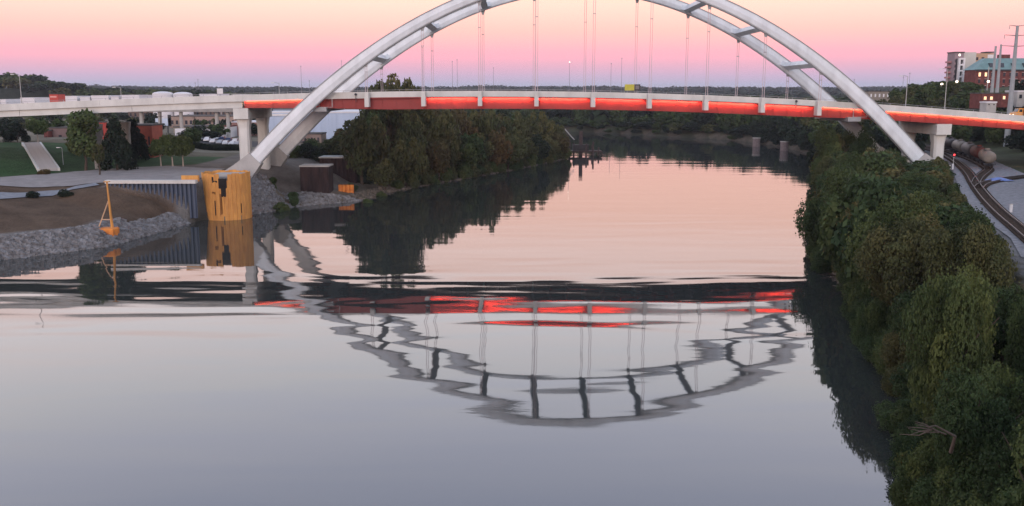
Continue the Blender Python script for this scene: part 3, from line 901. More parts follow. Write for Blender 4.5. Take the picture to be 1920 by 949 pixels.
# two rusty cells with concrete caps
def cells(xc, yc, w, d, z0, z1, label):
    t = thing('rusty_caisson', label, 'steel caisson', (xc, yc, z0), 'rusty caissons with concrete caps')
    n = max(4, int(w / 1.1))
    for k in range(n):
        x0 = xc - w / 2 + k * w / n
        q = w / n
        mb = MB(); mb.loft([[(x0 + a * q, yc - d / 2 + b_, z) for a, b_ in ((0, 0), (.15, 0), (.28, -.16), (.72, -.16), (.85, 0), (.99, 0), (.99, .25), (0, .25))] for z in (z0, z1)])
        mb.build('sheet_pile', m_rustb, t)
    mb = MB(); mb.box(xc - w / 2 + 0.02, xc + w / 2 - 0.03, yc - d / 2 + 0.26, yc + d / 2, z0, z1 - 0.01); mb.build('body', m_rustb, t)
    mb = MB(); mb.box(xc - w / 2 - 0.15, xc + w / 2 + 0.15, yc - d / 2 - 0.25, yc + d / 2 + 0.1, z1, z1 + 0.35); mb.build('cap_slab', m_conc, t)
    return t
x0, z1 = atY(562, 313, 240); x1, z0 = atY(618, 378, 240)
cells((x0 + x1) / 2, 243, x1 - x0, 6, -1, z1, 'tall dark rusty steel block with concrete cap standing nearest the water')
mb = MB(); mb.box(x0 - 0.1, x1 + 0.05, 239.6, 240.3, -1, 1.5)
rk = mb.build('footing', m_ruststain, None); tag(rk, 'rust brown footing under the tall rusty block at the waterline', 'footing')
x0, z1 = atY(598, 297, 262); x1, z0 = atY(668, 345, 262)
cells((x0 + x1) / 2, 266, x1 - x0, 7, 1, z1, 'wider rusty block with concrete cap half hidden in the bushes behind')
x0, z1 = atY(634, 347, 246); x1, z0 = atY(664, 372, 246)
pt = thing('orange_bulkhead', 'small orange steel panel on the stony shore right of the rusty blocks', 'steel panel', ((x0 + x1) / 2, 246, 0))
for k in range(4):
    q = (x1 - x0) / 4
    mb = MB(); mb.loft([[(x0 + k * q + a, 246 + b_, z) for a, b_ in ((0, 0.1), (.2, -.12), (q - .2, -.12), (q - .03, 0.1), (q - .03, .3), (0, .3))] for z in (-1, z1)]); mb.build('sheet_pile', m_orange, pt)
mb = MB(); mb.box(x0, x1, 245.85, 246.5, z1, z1 + 0.15); mb.build('top_rail', m_ruststain, pt)

# riprap
def rocks(name, label, pts, smin, smax, m):
    pts = np.array(pts); n = len(pts)
    z = ground_many(pts)
    base = np.array([(-1, -1, -1), (1, -1, -1), (1, 1, -1), (-1, 1, -1), (-.8, -.8, 1), (.8, -.8, 1), (.8, .8, 1), (-.8, .8, 1)], float) * 0.5
    V = np.tile(base, (n, 1, 1)) + nr.uniform(-.22, .22, (n, 8, 3))
    s = nr.uniform(0, 1, (n, 1, 1)) ** 2.2 * (smax - smin) + smin
    V = V * s * np.stack([nr.uniform(.8, 1.4, n), nr.uniform(.8, 1.3, n), nr.uniform(.5, 1.0, n)], 1)[:, None, :]
    a = nr.uniform(0, 6.28, n)
    c_, s_ = np.cos(a)[:, None], np.sin(a)[:, None]
    Vx = V[:, :, 0] * c_ - V[:, :, 1] * s_ + pts[:, 0:1]
    Vy = V[:, :, 0] * s_ + V[:, :, 1] * c_ + pts[:, 1:2]
    Vz = V[:, :, 2] + z[:, None] + s[:, 0] * 0.15
    VV = np.stack([Vx, Vy, Vz], 2).reshape(-1, 3)
    fb = np.array([(3, 2, 1, 0), (4, 5, 6, 7), (0, 1, 5, 4), (1, 2, 6, 5), (2, 3, 7, 6), (3, 0, 4, 7)])
    FF = (np.arange(n)[:, None, None] * 8 + fb[None]).reshape(-1, 4)
    o = link_mesh(name, VV.tolist(), FF.tolist(), m)
    return tag(o, label, kind='stuff')
def along(L, d0, d1, y0, y1, n, side=-1):
    out = []
    while len(out) < n:
        i = rng.randrange(len(L) - 1)
        pass_ = rng.random()
        a, b_ = L[i], L[i + 1]
        if b_[1] < y0 or a[1] > y1: continue
        p = a + (b_ - a) * rng.random()
        nrm = np.array([-(b_ - a)[1], (b_ - a)[0]]) / np.hypot(*(b_ - a))
        q = p + nrm * rng.uniform(d0, d1) * (-side)
        if y0 < q[1] < y1: out.append(q)
    return out
def fine(L, step=3.0):
    out = [L[0]]
    for a, b_ in zip(L[:-1], L[1:]):
        n = max(1, int(np.hypot(*(b_ - a)) / step))
        for k in range(1, n + 1): out.append(a + (b_ - a) * k / n)
    return np.array(out)
LF, RF = fine(LEFT[3:16]), fine(RIGHT[2:13])
rocks('riprap', 'grey broken stone along the left waterline', along(LF, -0.6, 6.2, 140, 181, 9000) + along(LF, -0.6, 4.0, 180, 186, 1200) + along(LF, -0.6, 3.6, 185, 197.5, 1900), 0.12, 0.75, m_rock)
rocks('rubble_slope', 'grey stone rubble falling from the arch foot to the water', along(LF, -0.4, 11, 206, 240, 3600), 0.12, 0.7, m_rock)
rocks('shore_stones', 'scattered stones on the muddy shore under the left bank trees', along(LF, -0.4, 5, 238, 395, 2000), 0.15, 0.8, mat('mud_stone', (0.16, 0.14, 0.115), 0.95, 0.35, 0.9, 0.1))
rocks('right_shore_stones', 'stones at the foot of the right bank', along(RF, -0.4, 3, 40, 300, 1500, side=1), 0.15, 0.7, MATS['mud_stone'])

# stairs on the lawn
st = thing('lawn_stairs', 'pale stone stairs with white side walls climbing the green lawn', 'stairs', (-121, 239, 8))
pa, pb = np.array([-133.5, 258.0]), np.array([-110.5, 220.5])
dv = (pb - pa); Ls = np.hypot(*dv); dv /= Ls; nv = np.array([-dv[1], dv[0]])
ns = 40
za, zb = ground(*pa) + 0.35, ground(*pb) + 0.15
print('stairs', [round(ground(*(pa + dv * Ls * q)) - (za + (zb - za) * q), 2) for q in (0, .25, .5, .75, 1)])
proto = None
for k in range(ns):
    c_ = pa + dv * Ls * (k + 0.5) / ns
    z = za + (zb - za) * (k + 0.5) / ns
    if proto is None:
        mb = MB(); mb.cbox((0, 0, 0), (Ls / ns, 3.8, 0.8), math.atan2(dv[1], dv[0]))
        proto = link_mesh('step', mb.v, mb.f, mat('step_stone', (0.40, 0.39, 0.38), 0.9, 0.1), st); o = proto
    else:
        o = proto.copy(); col.objects.link(o)
    o.location = (c_[0] + 121, c_[1] - 239, z - 8 + 0.15)
for s_ in (-1, 1):
    A_, B_ = pa + nv * 2.2 * s_, pb + nv * 2.2 * s_
    mb = MB()
    e = nv * 0.25
    mb.hexa([(*(A_ - e), za - 1), (*(A_ - e), za + 0.55), (*(A_ + e), za - 1), (*(A_ + e), za + 0.55), (*(B_ - e), zb - 1), (*(B_ - e), zb + 0.5), (*(B_ + e), zb - 1), (*(B_ + e), zb + 0.5)])
    mb.build('side_wall', MATS['white_cap_concrete'], st)

# ------------------------------------------------------------------ buildings
def building(name, label, x0, x1, y0, d, z0, z1, mw, mr, rows=0, cols=0, lit=0.0, wm_=None, ww=0.5, wh=0.5, parapet=0.4, cat='building', grp=None, rz=0):
    t = thing(name, label, cat, ((x0 + x1) / 2, y0 + d / 2, z0), grp)
    mb = MB(); mb.box(x0, x1, y0, y0 + d, z0 - 2, z1); mb.build('wall', mw, t)
    mb = MB(); mb.box(x0 - 0.15, x1 + 0.15, y0 - 0.15, y0 + d + 0.15, z1, z1 + parapet); mb.build('roof', mr, t)
    for r_ in range(rows):
        for c_ in range(cols):
            cw, ch = (x1 - x0) / cols, (z1 - z0) / rows
            xm, zm = x0 + (c_ + .5) * cw, z0 + (r_ + .5) * ch
            mb = MB(); mb.box(xm - cw * ww / 2, xm + cw * ww / 2, y0 - 0.07, y0 + 0.1, zm - ch * wh / 2, zm + ch * wh / 2)
            w = sub(mb.build('window', wm_ or (m_winlit if rng.random() < lit else m_win), t), t)
            mb = MB(); mb.box(xm - cw * ww / 2 - 0.1, xm + cw * ww / 2 + 0.1, y0 - 0.16, y0 + 0.02, zm - ch * wh / 2 - 0.16, zm - ch * wh / 2 - 0.02); mb.build('sill', m_conc, w)
    return t
def bld(name, label, px0, px1, pyt, pyb, Y, d, mw, mr, **k):
    xa, zt = atY(px0, pyt, Y); xb, zb_ = atY(px1, pyb, Y)
    return building(name, label, xa, xb, Y, d, zb_, zt, mw, mr, **k), (xa, xb, zb_, zt)
# pale blue warehouse behind the left pier
wh_, (xa, xb, zb_, zt) = bld('warehouse', 'large pale blue warehouse wall behind the left pier and arch foot', 498, 690, 212, 264, 335, 40, m_bluewall, m_white_roof, parapet=0.5)
for k in range(1, 13):
    x = xa + (xb - xa) * k / 13
    mb = MB(); mb.box(x - 0.09, x + 0.09, 334.86, 334.99, zb_, zt - 0.1); mb.build('cladding_rib', m_bluewall, wh_)
mb = MB(); mb.box(xa, xa + 13, 334.7, 334.98, zt - 1.0, zt - 0.3); mb.box(xa, xa + 0.8, 334.7, 334.98, zb_, zt - 1.0); mb.box(xa + 12.2, xa + 13, 334.7, 334.98, zb_, zt - 1.0); mb.build('white_frame', m_white, wh_)
bld('upper_shed', 'grey blue shed roof rising just below the deck beside the pier', 512, 560, 205, 216, 350, 20, mat('grey_blue_cladding', (0.24, 0.30, 0.36), 0.7, 0.1), m_roofd)
t, q = bld('utility_shed', 'low tan utility shed with flat roof right of the arch foot', 566, 603, 252, 272, 300, 8, m_tan, m_roofd, rows=1, cols=3, ww=0.3, wh=0.4)
bld('grey_store', 'small grey store half behind the far arch foot', 548, 568, 268, 280, 296, 7, m_conc_d, m_roofd, rows=1, cols=2, ww=0.3, wh=0.3)
bld('mauve_building', 'long low mauve block building at the top of the lawn', 88, 186, 241, 276, 306, 14, m_brick2, m_roofd, rows=1, cols=6, ww=0.35, wh=0.3)
bld('brick_annex', 'narrow dark red brick annex left of the mauve block', 82, 92, 246, 274, 303, 10, m_brick, m_roofd, rows=1, cols=1, ww=0.3, wh=0.3)
bld('red_brick_hall', 'red brick hall behind the dark conifers on the lawn', 232, 288, 236, 293, 262, 8, m_redbld, m_roofd, rows=1, cols=4, ww=0.2, wh=0.3)
bld('red_kiosk', 'bright red kiosk between two park trees under the bridge', 186, 198, 230, 268, 292, 2, mat('bright_red_panel', (0.5, 0.07, 0.05), 0.7, 0.1), m_roofd, rows=1, cols=1, ww=0.4, wh=0.3)
bld('long_tan_building', 'long tan and pink shop row far under the left deck', 318, 442, 219, 240, 485, 30, m_tan, m_roofd, rows=1, cols=14, ww=0.5, wh=0.35)
bld('tan_shops', 'lower tan shop row in front of the long row', 325, 405, 239, 249, 425, 20, mat('buff_wall', (0.36, 0.31, 0.24), 0.9, 0.1), m_roofd, rows=1, cols=9, ww=0.4, wh=0.4)
bld('white_house', 'small white building beside the car park under the deck', 408, 432, 238, 258, 385, 10, m_white, m_brick, rows=1, cols=3, ww=0.3, wh=0.4)
bld('pink_depot', 'pink and white depot seen between the pier columns', 434, 505, 230, 254, 400, 20, mat('pink_wall', (0.42, 0.25, 0.22), 0.9, 0.1), m_white_roof, rows=2, cols=6, ww=0.4, wh=0.3)
bld('dark_factory', 'dark brown factory roofline directly under the left deck', 240, 330, 207, 224, 600, 40, mat('brown_wall', (0.15, 0.11, 0.09), 0.9, 0.15), m_roofd, rows=1, cols=10, ww=0.4, wh=0.4)
bld('dark_depot', 'second dark depot under the deck left of the pier', 366, 440, 206, 220, 610, 40, MATS['brown_wall'], m_roofd, rows=1, cols=9, ww=0.4, wh=0.4)
# billboard
xa, zt = atY(291, 222, 430); xb, zb_ = atY(321, 236, 430)
bb = thing('billboard', 'blank white and blue billboard above the red brick hall', 'billboard', ((xa + xb) / 2, 430, ground((xa + xb) / 2, 430)))
mb = MB(); mb.box(xa, xb, 430, 430.3, zb_, zt); mb.build('panel', mat('billboard_white', (0.62, 0.72, 0.84), 0.6, 0.05, 0.2), bb)
mb = MB(); mb.box(xb - 1.4, xb + .1, 430, 430.35, zb_ - 0.2, zt + 1.6); mb.build('frame', m_dark, bb)
for q in (0.25, 0.75):
    mb = MB(); mb.tube([(xa + (xb - xa) * q, 430.6, ground(xa, 430) - 1), (xa + (xb - xa) * q, 430.6, zt)], 0.25, 8); mb.build('post', m_dark, bb)
# white sheds and tanks peeking over the parapet far left
for i, (a_, b_, t_, lab) in enumerate(((38, 66, 184, 'small white shed right of the tall lamp post on the left'), (112, 146, 181, 'white shed just right of the red cabin'), (150, 170, 183, 'short white shed between two longer ones on the skyline'),
                                  (171, 205, 180, 'bright white long shed left of the lamp on the left approach'), (208, 224, 182, 'small white shed touching the short lamp post'), (226, 262, 179, 'long white shed right of the short lamp post'),
                                  (374, 410, 177, 'long flat white roof left of the water tank sign'), (436, 470, 178, 'white roof above the start of the red girder'), (0, 12, 187, 'white shed at the left picture edge'))):
    bld('white_shed', lab, a_, b_, t_, 205, 620, 25, m_white_roof, m_white_roof, parapet=0.3, rows=1, cols=3, ww=0.3, wh=0.15)
def dome(px0, px1, pyt, label):
    xa, zt = atY(px0, pyt, 600); xb, _ = atY(px1, pyt, 600)
    xm, r_ = (xa + xb) / 2, (xb - xa) / 2
    g0 = ground(xm, 600)
    t = thing('storage_tank', label, 'storage tank', (xm, 600, g0), 'domed storage tanks')
    mb = MB(); mb.tube([(xm, 600, g0 - 1), (xm, 600, zt - 1.6)], r_, 28); mb.build('shell', m_white_roof, t)
    S = []
    mb = MB()
    mb.tube([(xm, 600, zt - 1.58 + 1.6 * math.sin(a)) for a in (0, .35, .7, 1.1, 1.45)], [r_ * math.cos(a) for a in (0, .35, .7, 1.1, 1.45)], 28); mb.build('dome_roof', m_white_roof, t, True)
dome(286, 324, 171.5, 'left of two white domed tanks on the skyline')
dome(325, 360, 172.5, 'right of two white domed tanks on the skyline')
# red cabin with pale lettering band
xa, zt = atY(92, 177, 500); xb, zb_ = atY(110, 196, 500)
t = building('red_store', 'small red store with a pale sign band over the left approach', xa, xb, 500, 8, zb_, zt, MATS['bright_red_panel'], m_roofd)
mb = MB(); mb.box(xa + 0.4, xb - 0.8, 499.85, 499.95, zt - 1.7, zt - 0.9); mb.build('sign_band', mat('pale_pink_band', (0.7, 0.35, 0.3), 0.7, 0.2, 1.5), t)
# water tank sign board px 410
xm, zt = atY(412, 166, 520)
t = thing('roof_sign', 'pale square sign board standing over the left approach skyline', 'sign', (xm, 520, ground(xm, 520)))
mb = MB(); mb.box(xm - 1.6, xm + 1.6, 520, 520.4, zt - 3, zt); mb.build('board', m_white, t)
mb = MB(); mb.tube([(xm, 520.2, ground(xm, 520) - 1), (xm, 520.2, zt - 3)], 0.25, 8); mb.build('post', m_steel, t)
# distant viaduct columns under the deck
vd = thing('far_viaduct', 'distant concrete viaduct on pale columns beneath the left approach', 'viaduct', (-120, 420, 10))
xa, _ = atY(265, 207, 380); xb, _ = atY(432, 207, 380); zq = atY(300, 210, 380)[1]
mb = MB(); mb.box(xa - 60, xb + 6, 380, 390, zq, zq + 1.4); mb.build('deck', m_conc_d, vd)
for pxx in (262, 297, 337, 404, 425):
    x, _ = atY(pxx, 230, 381)
    mb = MB(); mb.tube([(x, 383, ground(x, 383) - 1), (x, 383, zq)], 0.75, 10); mb.build('column', m_conc, vd)
# utility poles on the left
for i, (px, yt, yb, Y, lab) in enumerate(((102, 222, 262, 330, 'dark wooden pole behind the mauve block roof'), (300, 215, 262, 330, 'dark wooden pole in front of the blank billboard'), (364, 218, 250, 400, 'thin dark pole before the tan shop row'))):
    x, zt = atY(px, yt, Y)
    t = thing('utility_pole', lab, 'utility pole', (x, Y, ground(x, Y)))
    mb = MB(); mb.tube([(x, Y, ground(x, Y) - .5), (x, Y, zt)], [0.2, 0.13], 8); mb.build('pole', m_bark, t)
    mb = MB(); mb.box(x - 1.1, x + 1.1, Y - .2, Y - .1, zt - 0.8, zt - 0.65); mb.build('crossarm', m_bark, t)

# parked cars
cols = [('white', (0.7, 0.7, 0.7)), ('dark grey', (0.06, 0.06, 0.07)), ('silver', (0.42, 0.43, 0.45)), ('red', (0.35, 0.04, 0.03)), ('navy', (0.03, 0.05, 0.12)), ('black', (0.015, 0.015, 0.018))]
ci = 0
spots_desc = ['left end', 'second place', 'third place', 'left of the middle', 'middle', 'right of the middle', 'third from the right', 'second from the right', 'right end']
for row, (Y, pxs) in enumerate(((325, [352, 364, 377, 389, 401, 413, 424, 436, 446]), (340, [350, 361, 372, 384, 395, 408, 418, 430, 442]))):
    for k, px in enumerate(pxs):
        nm, c = cols[(ci * 5 + k * k + row) % 6 if (k + row) % 3 else 0]
        ci += 1
        x, _ = atY(px, 268, Y)
        vehicle('parked_car', '%s parked car, %s, %s row of the car park' % (nm, spots_desc[k], ('front', 'back')[row]), 'car',
                (x, Y, ground(x, Y) + 0.05), R(90 + rng.uniform(-6, 6) + 180 * (k % 2)), 4.4, 1.8, 0.55 + 0.1 * (k % 3 == 0), 0.55, mat('car_paint_' + nm.replace(' ', '_'), c, 0.3, 0.03, 1, 0.5), grp='cars in the car park under the bridge')
# white box trailers standing behind the car park
for k, (px, Y, L, lab) in enumerate(((352, 372, 9, 'white box trailer behind the car park, leftmost of three'), (372, 376, 8, 'white box trailer behind the car park, middle of three'), (396, 372, 9, 'white box trailer behind the car park, rightmost of three'))):
    x, _ = atY(px, 260, Y); g0 = ground(x, Y)
    t = thing('box_trailer', lab, 'trailer', (x, Y, g0), 'white box trailers')
    mb = MB(); mb.box(x - L / 2, x + L / 2, Y - 1.2, Y + 1.2, g0 + 1.1, g0 + 3.7); mb.build('box', m_white_roof, t)
    mb = MB(); mb.box(x - L / 2 + .3, x + L / 2 - .3, Y - 1.0, Y + 1.0, g0 + .85, g0 + 1.09); mb.build('chassis', m_dark, t)
    for q in (-L * .35, -L * .22, L * .33):
        for w in (-1.1, 1.1):
            mb = MB(); mb.tube([(x + q, Y + w - .1, g0 + .5), (x + q, Y + w + .1, g0 + .5)], .5, 12); mb.build('wheel', m_dark, t)
lot = sheet('car_park', ([(-135, 318), (-88, 318)], [(-140, 352), (-90, 352)]), 0.06, m_asphalt, 'asphalt car park beyond the pier')

# right hand hill: apartment block
bz = 33.0
x0, _ = atY(1776, 100, 480)
_, zt0 = atY(1800, 99, 480)
apt = thing('apartment_block', 'tall mauve and cream apartment block with white balconies on the right hill', 'building', (x0 + 15, 490, bz))
m_apt = mat('mauve_render', (0.30, 0.235, 0.25), 0.9, 0.08, 0.3)
m_crm = mat('cream_panel', (0.55, 0.55, 0.50), 0.85, 0.06, 0.3)
def ax(px): return atY(px, 120, 480)[0]
mb = MB(); mb.box(ax(1789), ax(1806), 480, 488, bz - 4, zt0); mb.build('wall', m_apt, apt)
mb = MB(); mb.box(ax(1806), ax(1831), 481, 489, bz - 4, zt0 + 0.3); mb.build('cream_wall', m_crm, apt)
mb = MB(); mb.box(ax(1831), ax(1870), 483, 489, bz - 4, zt0 - 0.1); mb.build('tan_wall', mat('warm_tan', (0.50, 0.34, 0.22), 0.85, 0.08), apt)
mb = MB(); mb.box(ax(1789) - .3, ax(1806) + .2, 479.6, 488.3, zt0 + .02, zt0 + 0.5); mb.box(ax(1854), ax(1868), 482.5, 489.4, zt0 + .1, zt0 + 0.7); mb.build('roof', m_roofd, apt)
mb = MB(); mb.box(ax(1792), ax(1794.5), 479.7, 480.3, bz, zt0 - 3); mb.build('recess_shade_strip', m_dark, apt)  # black strip on the wall, its colour stands in for a recess's shade
for k in range(5):
    z = zt0 - 3.4 - k * 2.95
    mb = MB()
    xa, xb = ax(1794.6), ax(1806.5)
    mb.box(xa, xb, 478.2, 480.2, z - 0.1, z + 0.7); mb.box(xa, xa + .9, 478.2, 480.2, z - 2.2, z - .1); mb.box(xb - .9, xb, 478.2, 480.2, z - 2.2, z - .1)
    bo = sub(mb.build('balcony', m_white, apt), apt)
    mb = MB(); mb.box(xa + .9, xb - .9, 479.8, 480.15, z - 2.2, z - .1); mb.build('window', m_win, bo)
for k in range(5):
    z = zt0 - 5.0 - k * 2.6
    mb = MB(); mb.box(ax(1789) - 1.4, ax(1789) - 0.01, 483, 487, z, z + 0.9); mb.build('balcony', mat('rose_balcony', (0.42, 0.2, 0.2), 0.8, 0.1), apt)
    for q in range(2):
        mb = MB(); mb.box(ax(1790 + q * 1.5), ax(1791 + q * 1.5), 479.93, 480.1, z + 0.2, z + 1.7); mb.build('window', m_win, apt)
    for q in range(3):
        mb = MB(); mb.box(ax(1834 + q * 11), ax(1839 + q * 11), 482.93, 483.1, z + 1.4, z + 2.9); mb.build('window', m_win, apt)
mb = MB(); mb.box(ax(1856), ax(1867), 482.9, 483.1, zt0 - 2.6, zt0 - 0.8); mb.build('white_sign_band', m_white, apt)
mb = MB(); mb.box(ax(1796.5), ax(1799.5), 479.9, 480.1, zt0 - 1.6, zt0 - 0.6); mb.build('lit_window', m_lamp, apt)

# brick hospital with copper mansard
hos = thing('brick_hall', 'long red brick building with a green copper mansard roof at the right edge', 'building', (270, 450, 29))
def hx_(px): return atY(px, 140, 450)[0]
zr1 = atY(1860, 108, 450)[1]; zr0 = atY(1860, 131, 450)[1]; zb0 = atY(1860, 172, 450)[1]
X0, X1 = hx_(1829), hx_(1829) + 78
mb = MB(); mb.box(X0, X1, 450, 461, zb0 - 4, zr0); mb.build('wall', m_brick, hos)
mb = MB(); mb.hexa([(X0 - .6, 449.4, zr0), (X0 + 6.5, 455, zr1 - 0.2), (X0 - .6, 461.6, zr0), (X0 + 6.5, 459, zr1 - .2), (X1 + .6, 449.4, zr0), (X1 - 4, 455, zr1), (X1 + .6, 461.6, zr0), (X1 - 4, 459, zr1)])
rf = sub(mb.build('roof', m_copper, hos), hos)
mb = MB(); mb.box(X0 - .8, X1 + .8, 449.1, 449.39, zr0 - .5, zr0 + .15); mb.build('cornice', m_dark, rf)
for k in range(13):
    x = X0 + 7.5 + k * 5.4
    mb = MB(); mb.hexa([(x - .7, 450.3, zr0 + 1.2), (x - .7, 450.9, zr0 + 3.2), (x - .7, 454, zr0 + 1.2), (x - .7, 454, zr0 + 3.2), (x + .7, 450.3, zr0 + 1.2), (x + .7, 450.9, zr0 + 3.2), (x + .7, 454, zr0 + 1.2), (x + .7, 454, zr0 + 3.2)])
    mb.build('dormer', m_win, rf)
for px_c in (1893,):
    x = hx_(px_c)
    mb = MB(); mb.box(x - 2.4, x + 2.4, 455.5, 458.5, zr1 - .3, zr1 + 1.6); mb.build('roof_plant', m_brick, rf)
m_pinktrim = mat('pale_stone_trim', (0.48, 0.36, 0.32), 0.85, 0.1)
for r_ in range(3):
    for k in range(26):
        x = X0 + 2 + k * 2.95
        z = zr0 - 2.2 - r_ * 3.1
        mb = MB(); mb.box(x - .5, x + .5, 449.9, 450.1, z - .9, z + .9)
        w = sub(mb.build('window', m_winlit if rng.random() < 0.05 else m_win, hos), hos)
        mb = MB(); mb.box(x - .62, x + .62, 449.82, 449.96, z + .92, z + 1.15); mb.build('lintel', m_pinktrim, w)
for k in (6, 13, 19):
    x = X0 + 2 + k * 2.95 + 1.47
    mb = MB(); mb.box(x - .35, x + .35, 449.7, 449.98, zr0 - 9.8, zr0 - 5.5); mb.build('pilaster', m_pinktrim, hos)
# low houses at the road behind the deck
bld('cottage', 'dark red cottage with a lit window left of the twin steel poles', 1842, 1864, 176, 192, 300, 8, m_brick, m_roofd, rows=1, cols=2, lit=1.0, ww=0.4, wh=0.35)
bld('cottage_store', 'dark red building with lit window between the steel poles', 1878, 1898, 176, 190, 312, 8, m_brick, m_roofd, rows=1, cols=2, lit=1.0, ww=0.4, wh=0.4)
bld('white_van_shed', 'pale low shed at the foot of the twin steel poles', 1850, 1868, 193, 199, 285, 4, m_conc, m_white_roof, rows=1, cols=2, ww=0.3, wh=0.3)
bld('pale_wall_house', 'pale grey house at the right picture edge beside the largest pole', 1908, 1945, 172, 190, 320, 8, m_conc, m_white_roof, rows=1, cols=3, ww=0.4, wh=0.4)
xa, zt = atY(1800, 169, 420); xb, zb_ = atY(1908, 176, 420)
t = thing('terrace_wall', 'long grey terrace wall on the hill below the brick building', 'wall', ((xa + xb) / 2, 420, zb_))
for k in range(9):
    q = (xb + 30 - xa) / 9
    mb = MB(); mb.box(xa + k * q, xa + (k + 1) * q - .08, 420, 420.6, zb_ - 3, zt + (0.5 if k % 3 == 0 else 0)); mb.build('panel', m_conc_d, t)
bld('ruined_block', 'low tan building with white openings at the foot of the right hill', 1630, 1676, 172, 186, 520, 14, mat('ochre_grey_wall', (0.27, 0.24, 0.20), 0.9, 0.12), m_roofd, rows=1, cols=6, wm_=m_white, ww=0.35, wh=0.4)

def mono(px, yt, yb, Y, r0, r1, label, arms=()):
    x, zt = atY(px, yt, Y)
    x = atY(px - (0 if yt > 60 else 5), yb, Y)[0] if False else x
    g0 = ground(x, Y)
    t = thing('power_pole', label, 'power pole', (x, Y, g0))
    mb = MB(); mb.tube([(x, Y, g0 - 1), (x, Y, zt)], [r0, r1], 12); mb.build('pole', mat('galvanised_pole', (0.30, 0.33, 0.34), 0.6, 0.08, 1, 0.4), t)
    for ya, hw in arms:
        za = atY(px, ya, Y)[1]
        mb = MB()
        for s_ in (-1, 1):
            mb.tube([(x, Y, za), (x + s_ * hw, Y, za + .25)], [0.16, 0.07], 6)
        ao = sub(mb.build('crossarm', mat('weathered_arm', (0.25, 0.2, 0.2), 0.7, 0.1), t), t)
        for s_ in (-1, 1):
            mb = MB(); mb.tube([(x + s_ * hw, Y, za + .2), (x + s_ * hw, Y, za - .9)], 0.1, 6); mb.build('insulator', m_conc, ao)
    if not arms:
        mb = MB(); mb.tube([(x, Y, zt), (x, Y, zt + 0.5)], [r1 * 1.3, r1 * 1.1], 8); mb.build('cap', m_steel, t)
mono(1867, 89, 200, 322, 0.75, 0.32, 'left of the twin grey steel power poles on the right hill')
mono(1877, 86, 200, 330, 0.75, 0.32, 'right of the twin grey steel power poles on the right hill')
mono(1908, 48, 212, 290, 0.95, 0.4, 'tallest steel power pole with three crossarms at the right edge', arms=((49, 2.4), (67, 3.7), (87, 4.6)))
for px, py, Y, lab in ((1765, 158, 400, 'round lit street lamp on the hill left of the apartment block'), (1793, 153, 400, 'bright round street lamp below the white balconies'), (1852, 153, 390, 'bright round street lamp on a pale post in front of the brick building')):
    x, z = atY(px, py, Y)
    g0 = ground(x, Y)
    t = thing('globe_lamp', lab, 'street lamp', (x, Y, g0), 'lit globe lamps on the right hill')
    mb = MB(); mb.tube([(x, Y, g0), (x, Y, z + (6 if px == 1852 else -.3))], 0.16, 8); mb.build('pole', m_conc, t)
    mb = MB(); mb.tube([(x, Y - .5, z - .45), (x, Y - .5, z - .2), (x, Y - .5, z + .2), (x, Y - .5, z + .45)], [.15, .5, .5, .15], 10); mb.build('globe', mat('globe_glow', (1, .9, .8), .4, 0, emit=(1, .8, .6), estr=4.0), t)

# distant masts over the skyline
for px, yt, Y, lit_, lab in ((925, 128, 900, 0, 'dark thin mast on the skyline left of the bridge centre'), (848, 116, 1100, 0, 'left one of a pair of faint masts seen through the arch'), (857, 113, 1100, 0, 'right one of a pair of faint masts seen through the arch'),
                             (1068, 117, 700, 1, 'tall mast with a lit lamp seen through the middle of the arch'), (1146, 120, 1000, 0, 'thin mast left of the message sign'), (1166, 110, 1000, 0, 'very thin mast directly left of the message sign'),
                             (371, 150, 1400, 0, 'small lattice mast above the trees left of the arch'), (366, 156, 1400, 0, 'short mast beside the lattice mast left of the arch'), (564, 125, 900, 0, 'thin mast just left of the arch foot'), (580, 152, 900, 0, 'short mast touching the left arch leg'),
                             (640, 115, 900, 0, 'faint mast crossing the left arch leg'), (1537, 135, 700, 0, 'short mast between the arches on the right'), (1694, 145, 600, 0, 'thin pole left of the hillside lamp post'), (1706, 138, 600, 0, 'taller thin pole behind the hillside lamp post'), (1602, 150, 700, 0, 'thin pole left of the low tan building'), (792, 90, 1000, 0, 'faint mast beside the first long hanger')):
    x, zt = atY(px, yt, Y)
    g0 = ground(x, Y)
    t = thing('mast', lab, 'mast', (x, Y, g0), 'masts on the skyline')
    rr_ = Y / 1732 * 0.55
    mb = MB(); mb.tube([(x, Y, g0), (x, Y, zt)], [rr_, rr_ * .5], 6); mb.build('pole', mat('mast_grey', (0.25, 0.24, 0.27), 0.7, 0.1), t)
    mb = MB(); mb.box(x - rr_ * 1.6, x + rr_ * 1.6, Y - rr_ * 1.2, Y + rr_, zt, zt + rr_ * 2.2); mb.build('lamp_head', MATS['globe_glow'] if lit_ else MATS['mast_grey'], t)

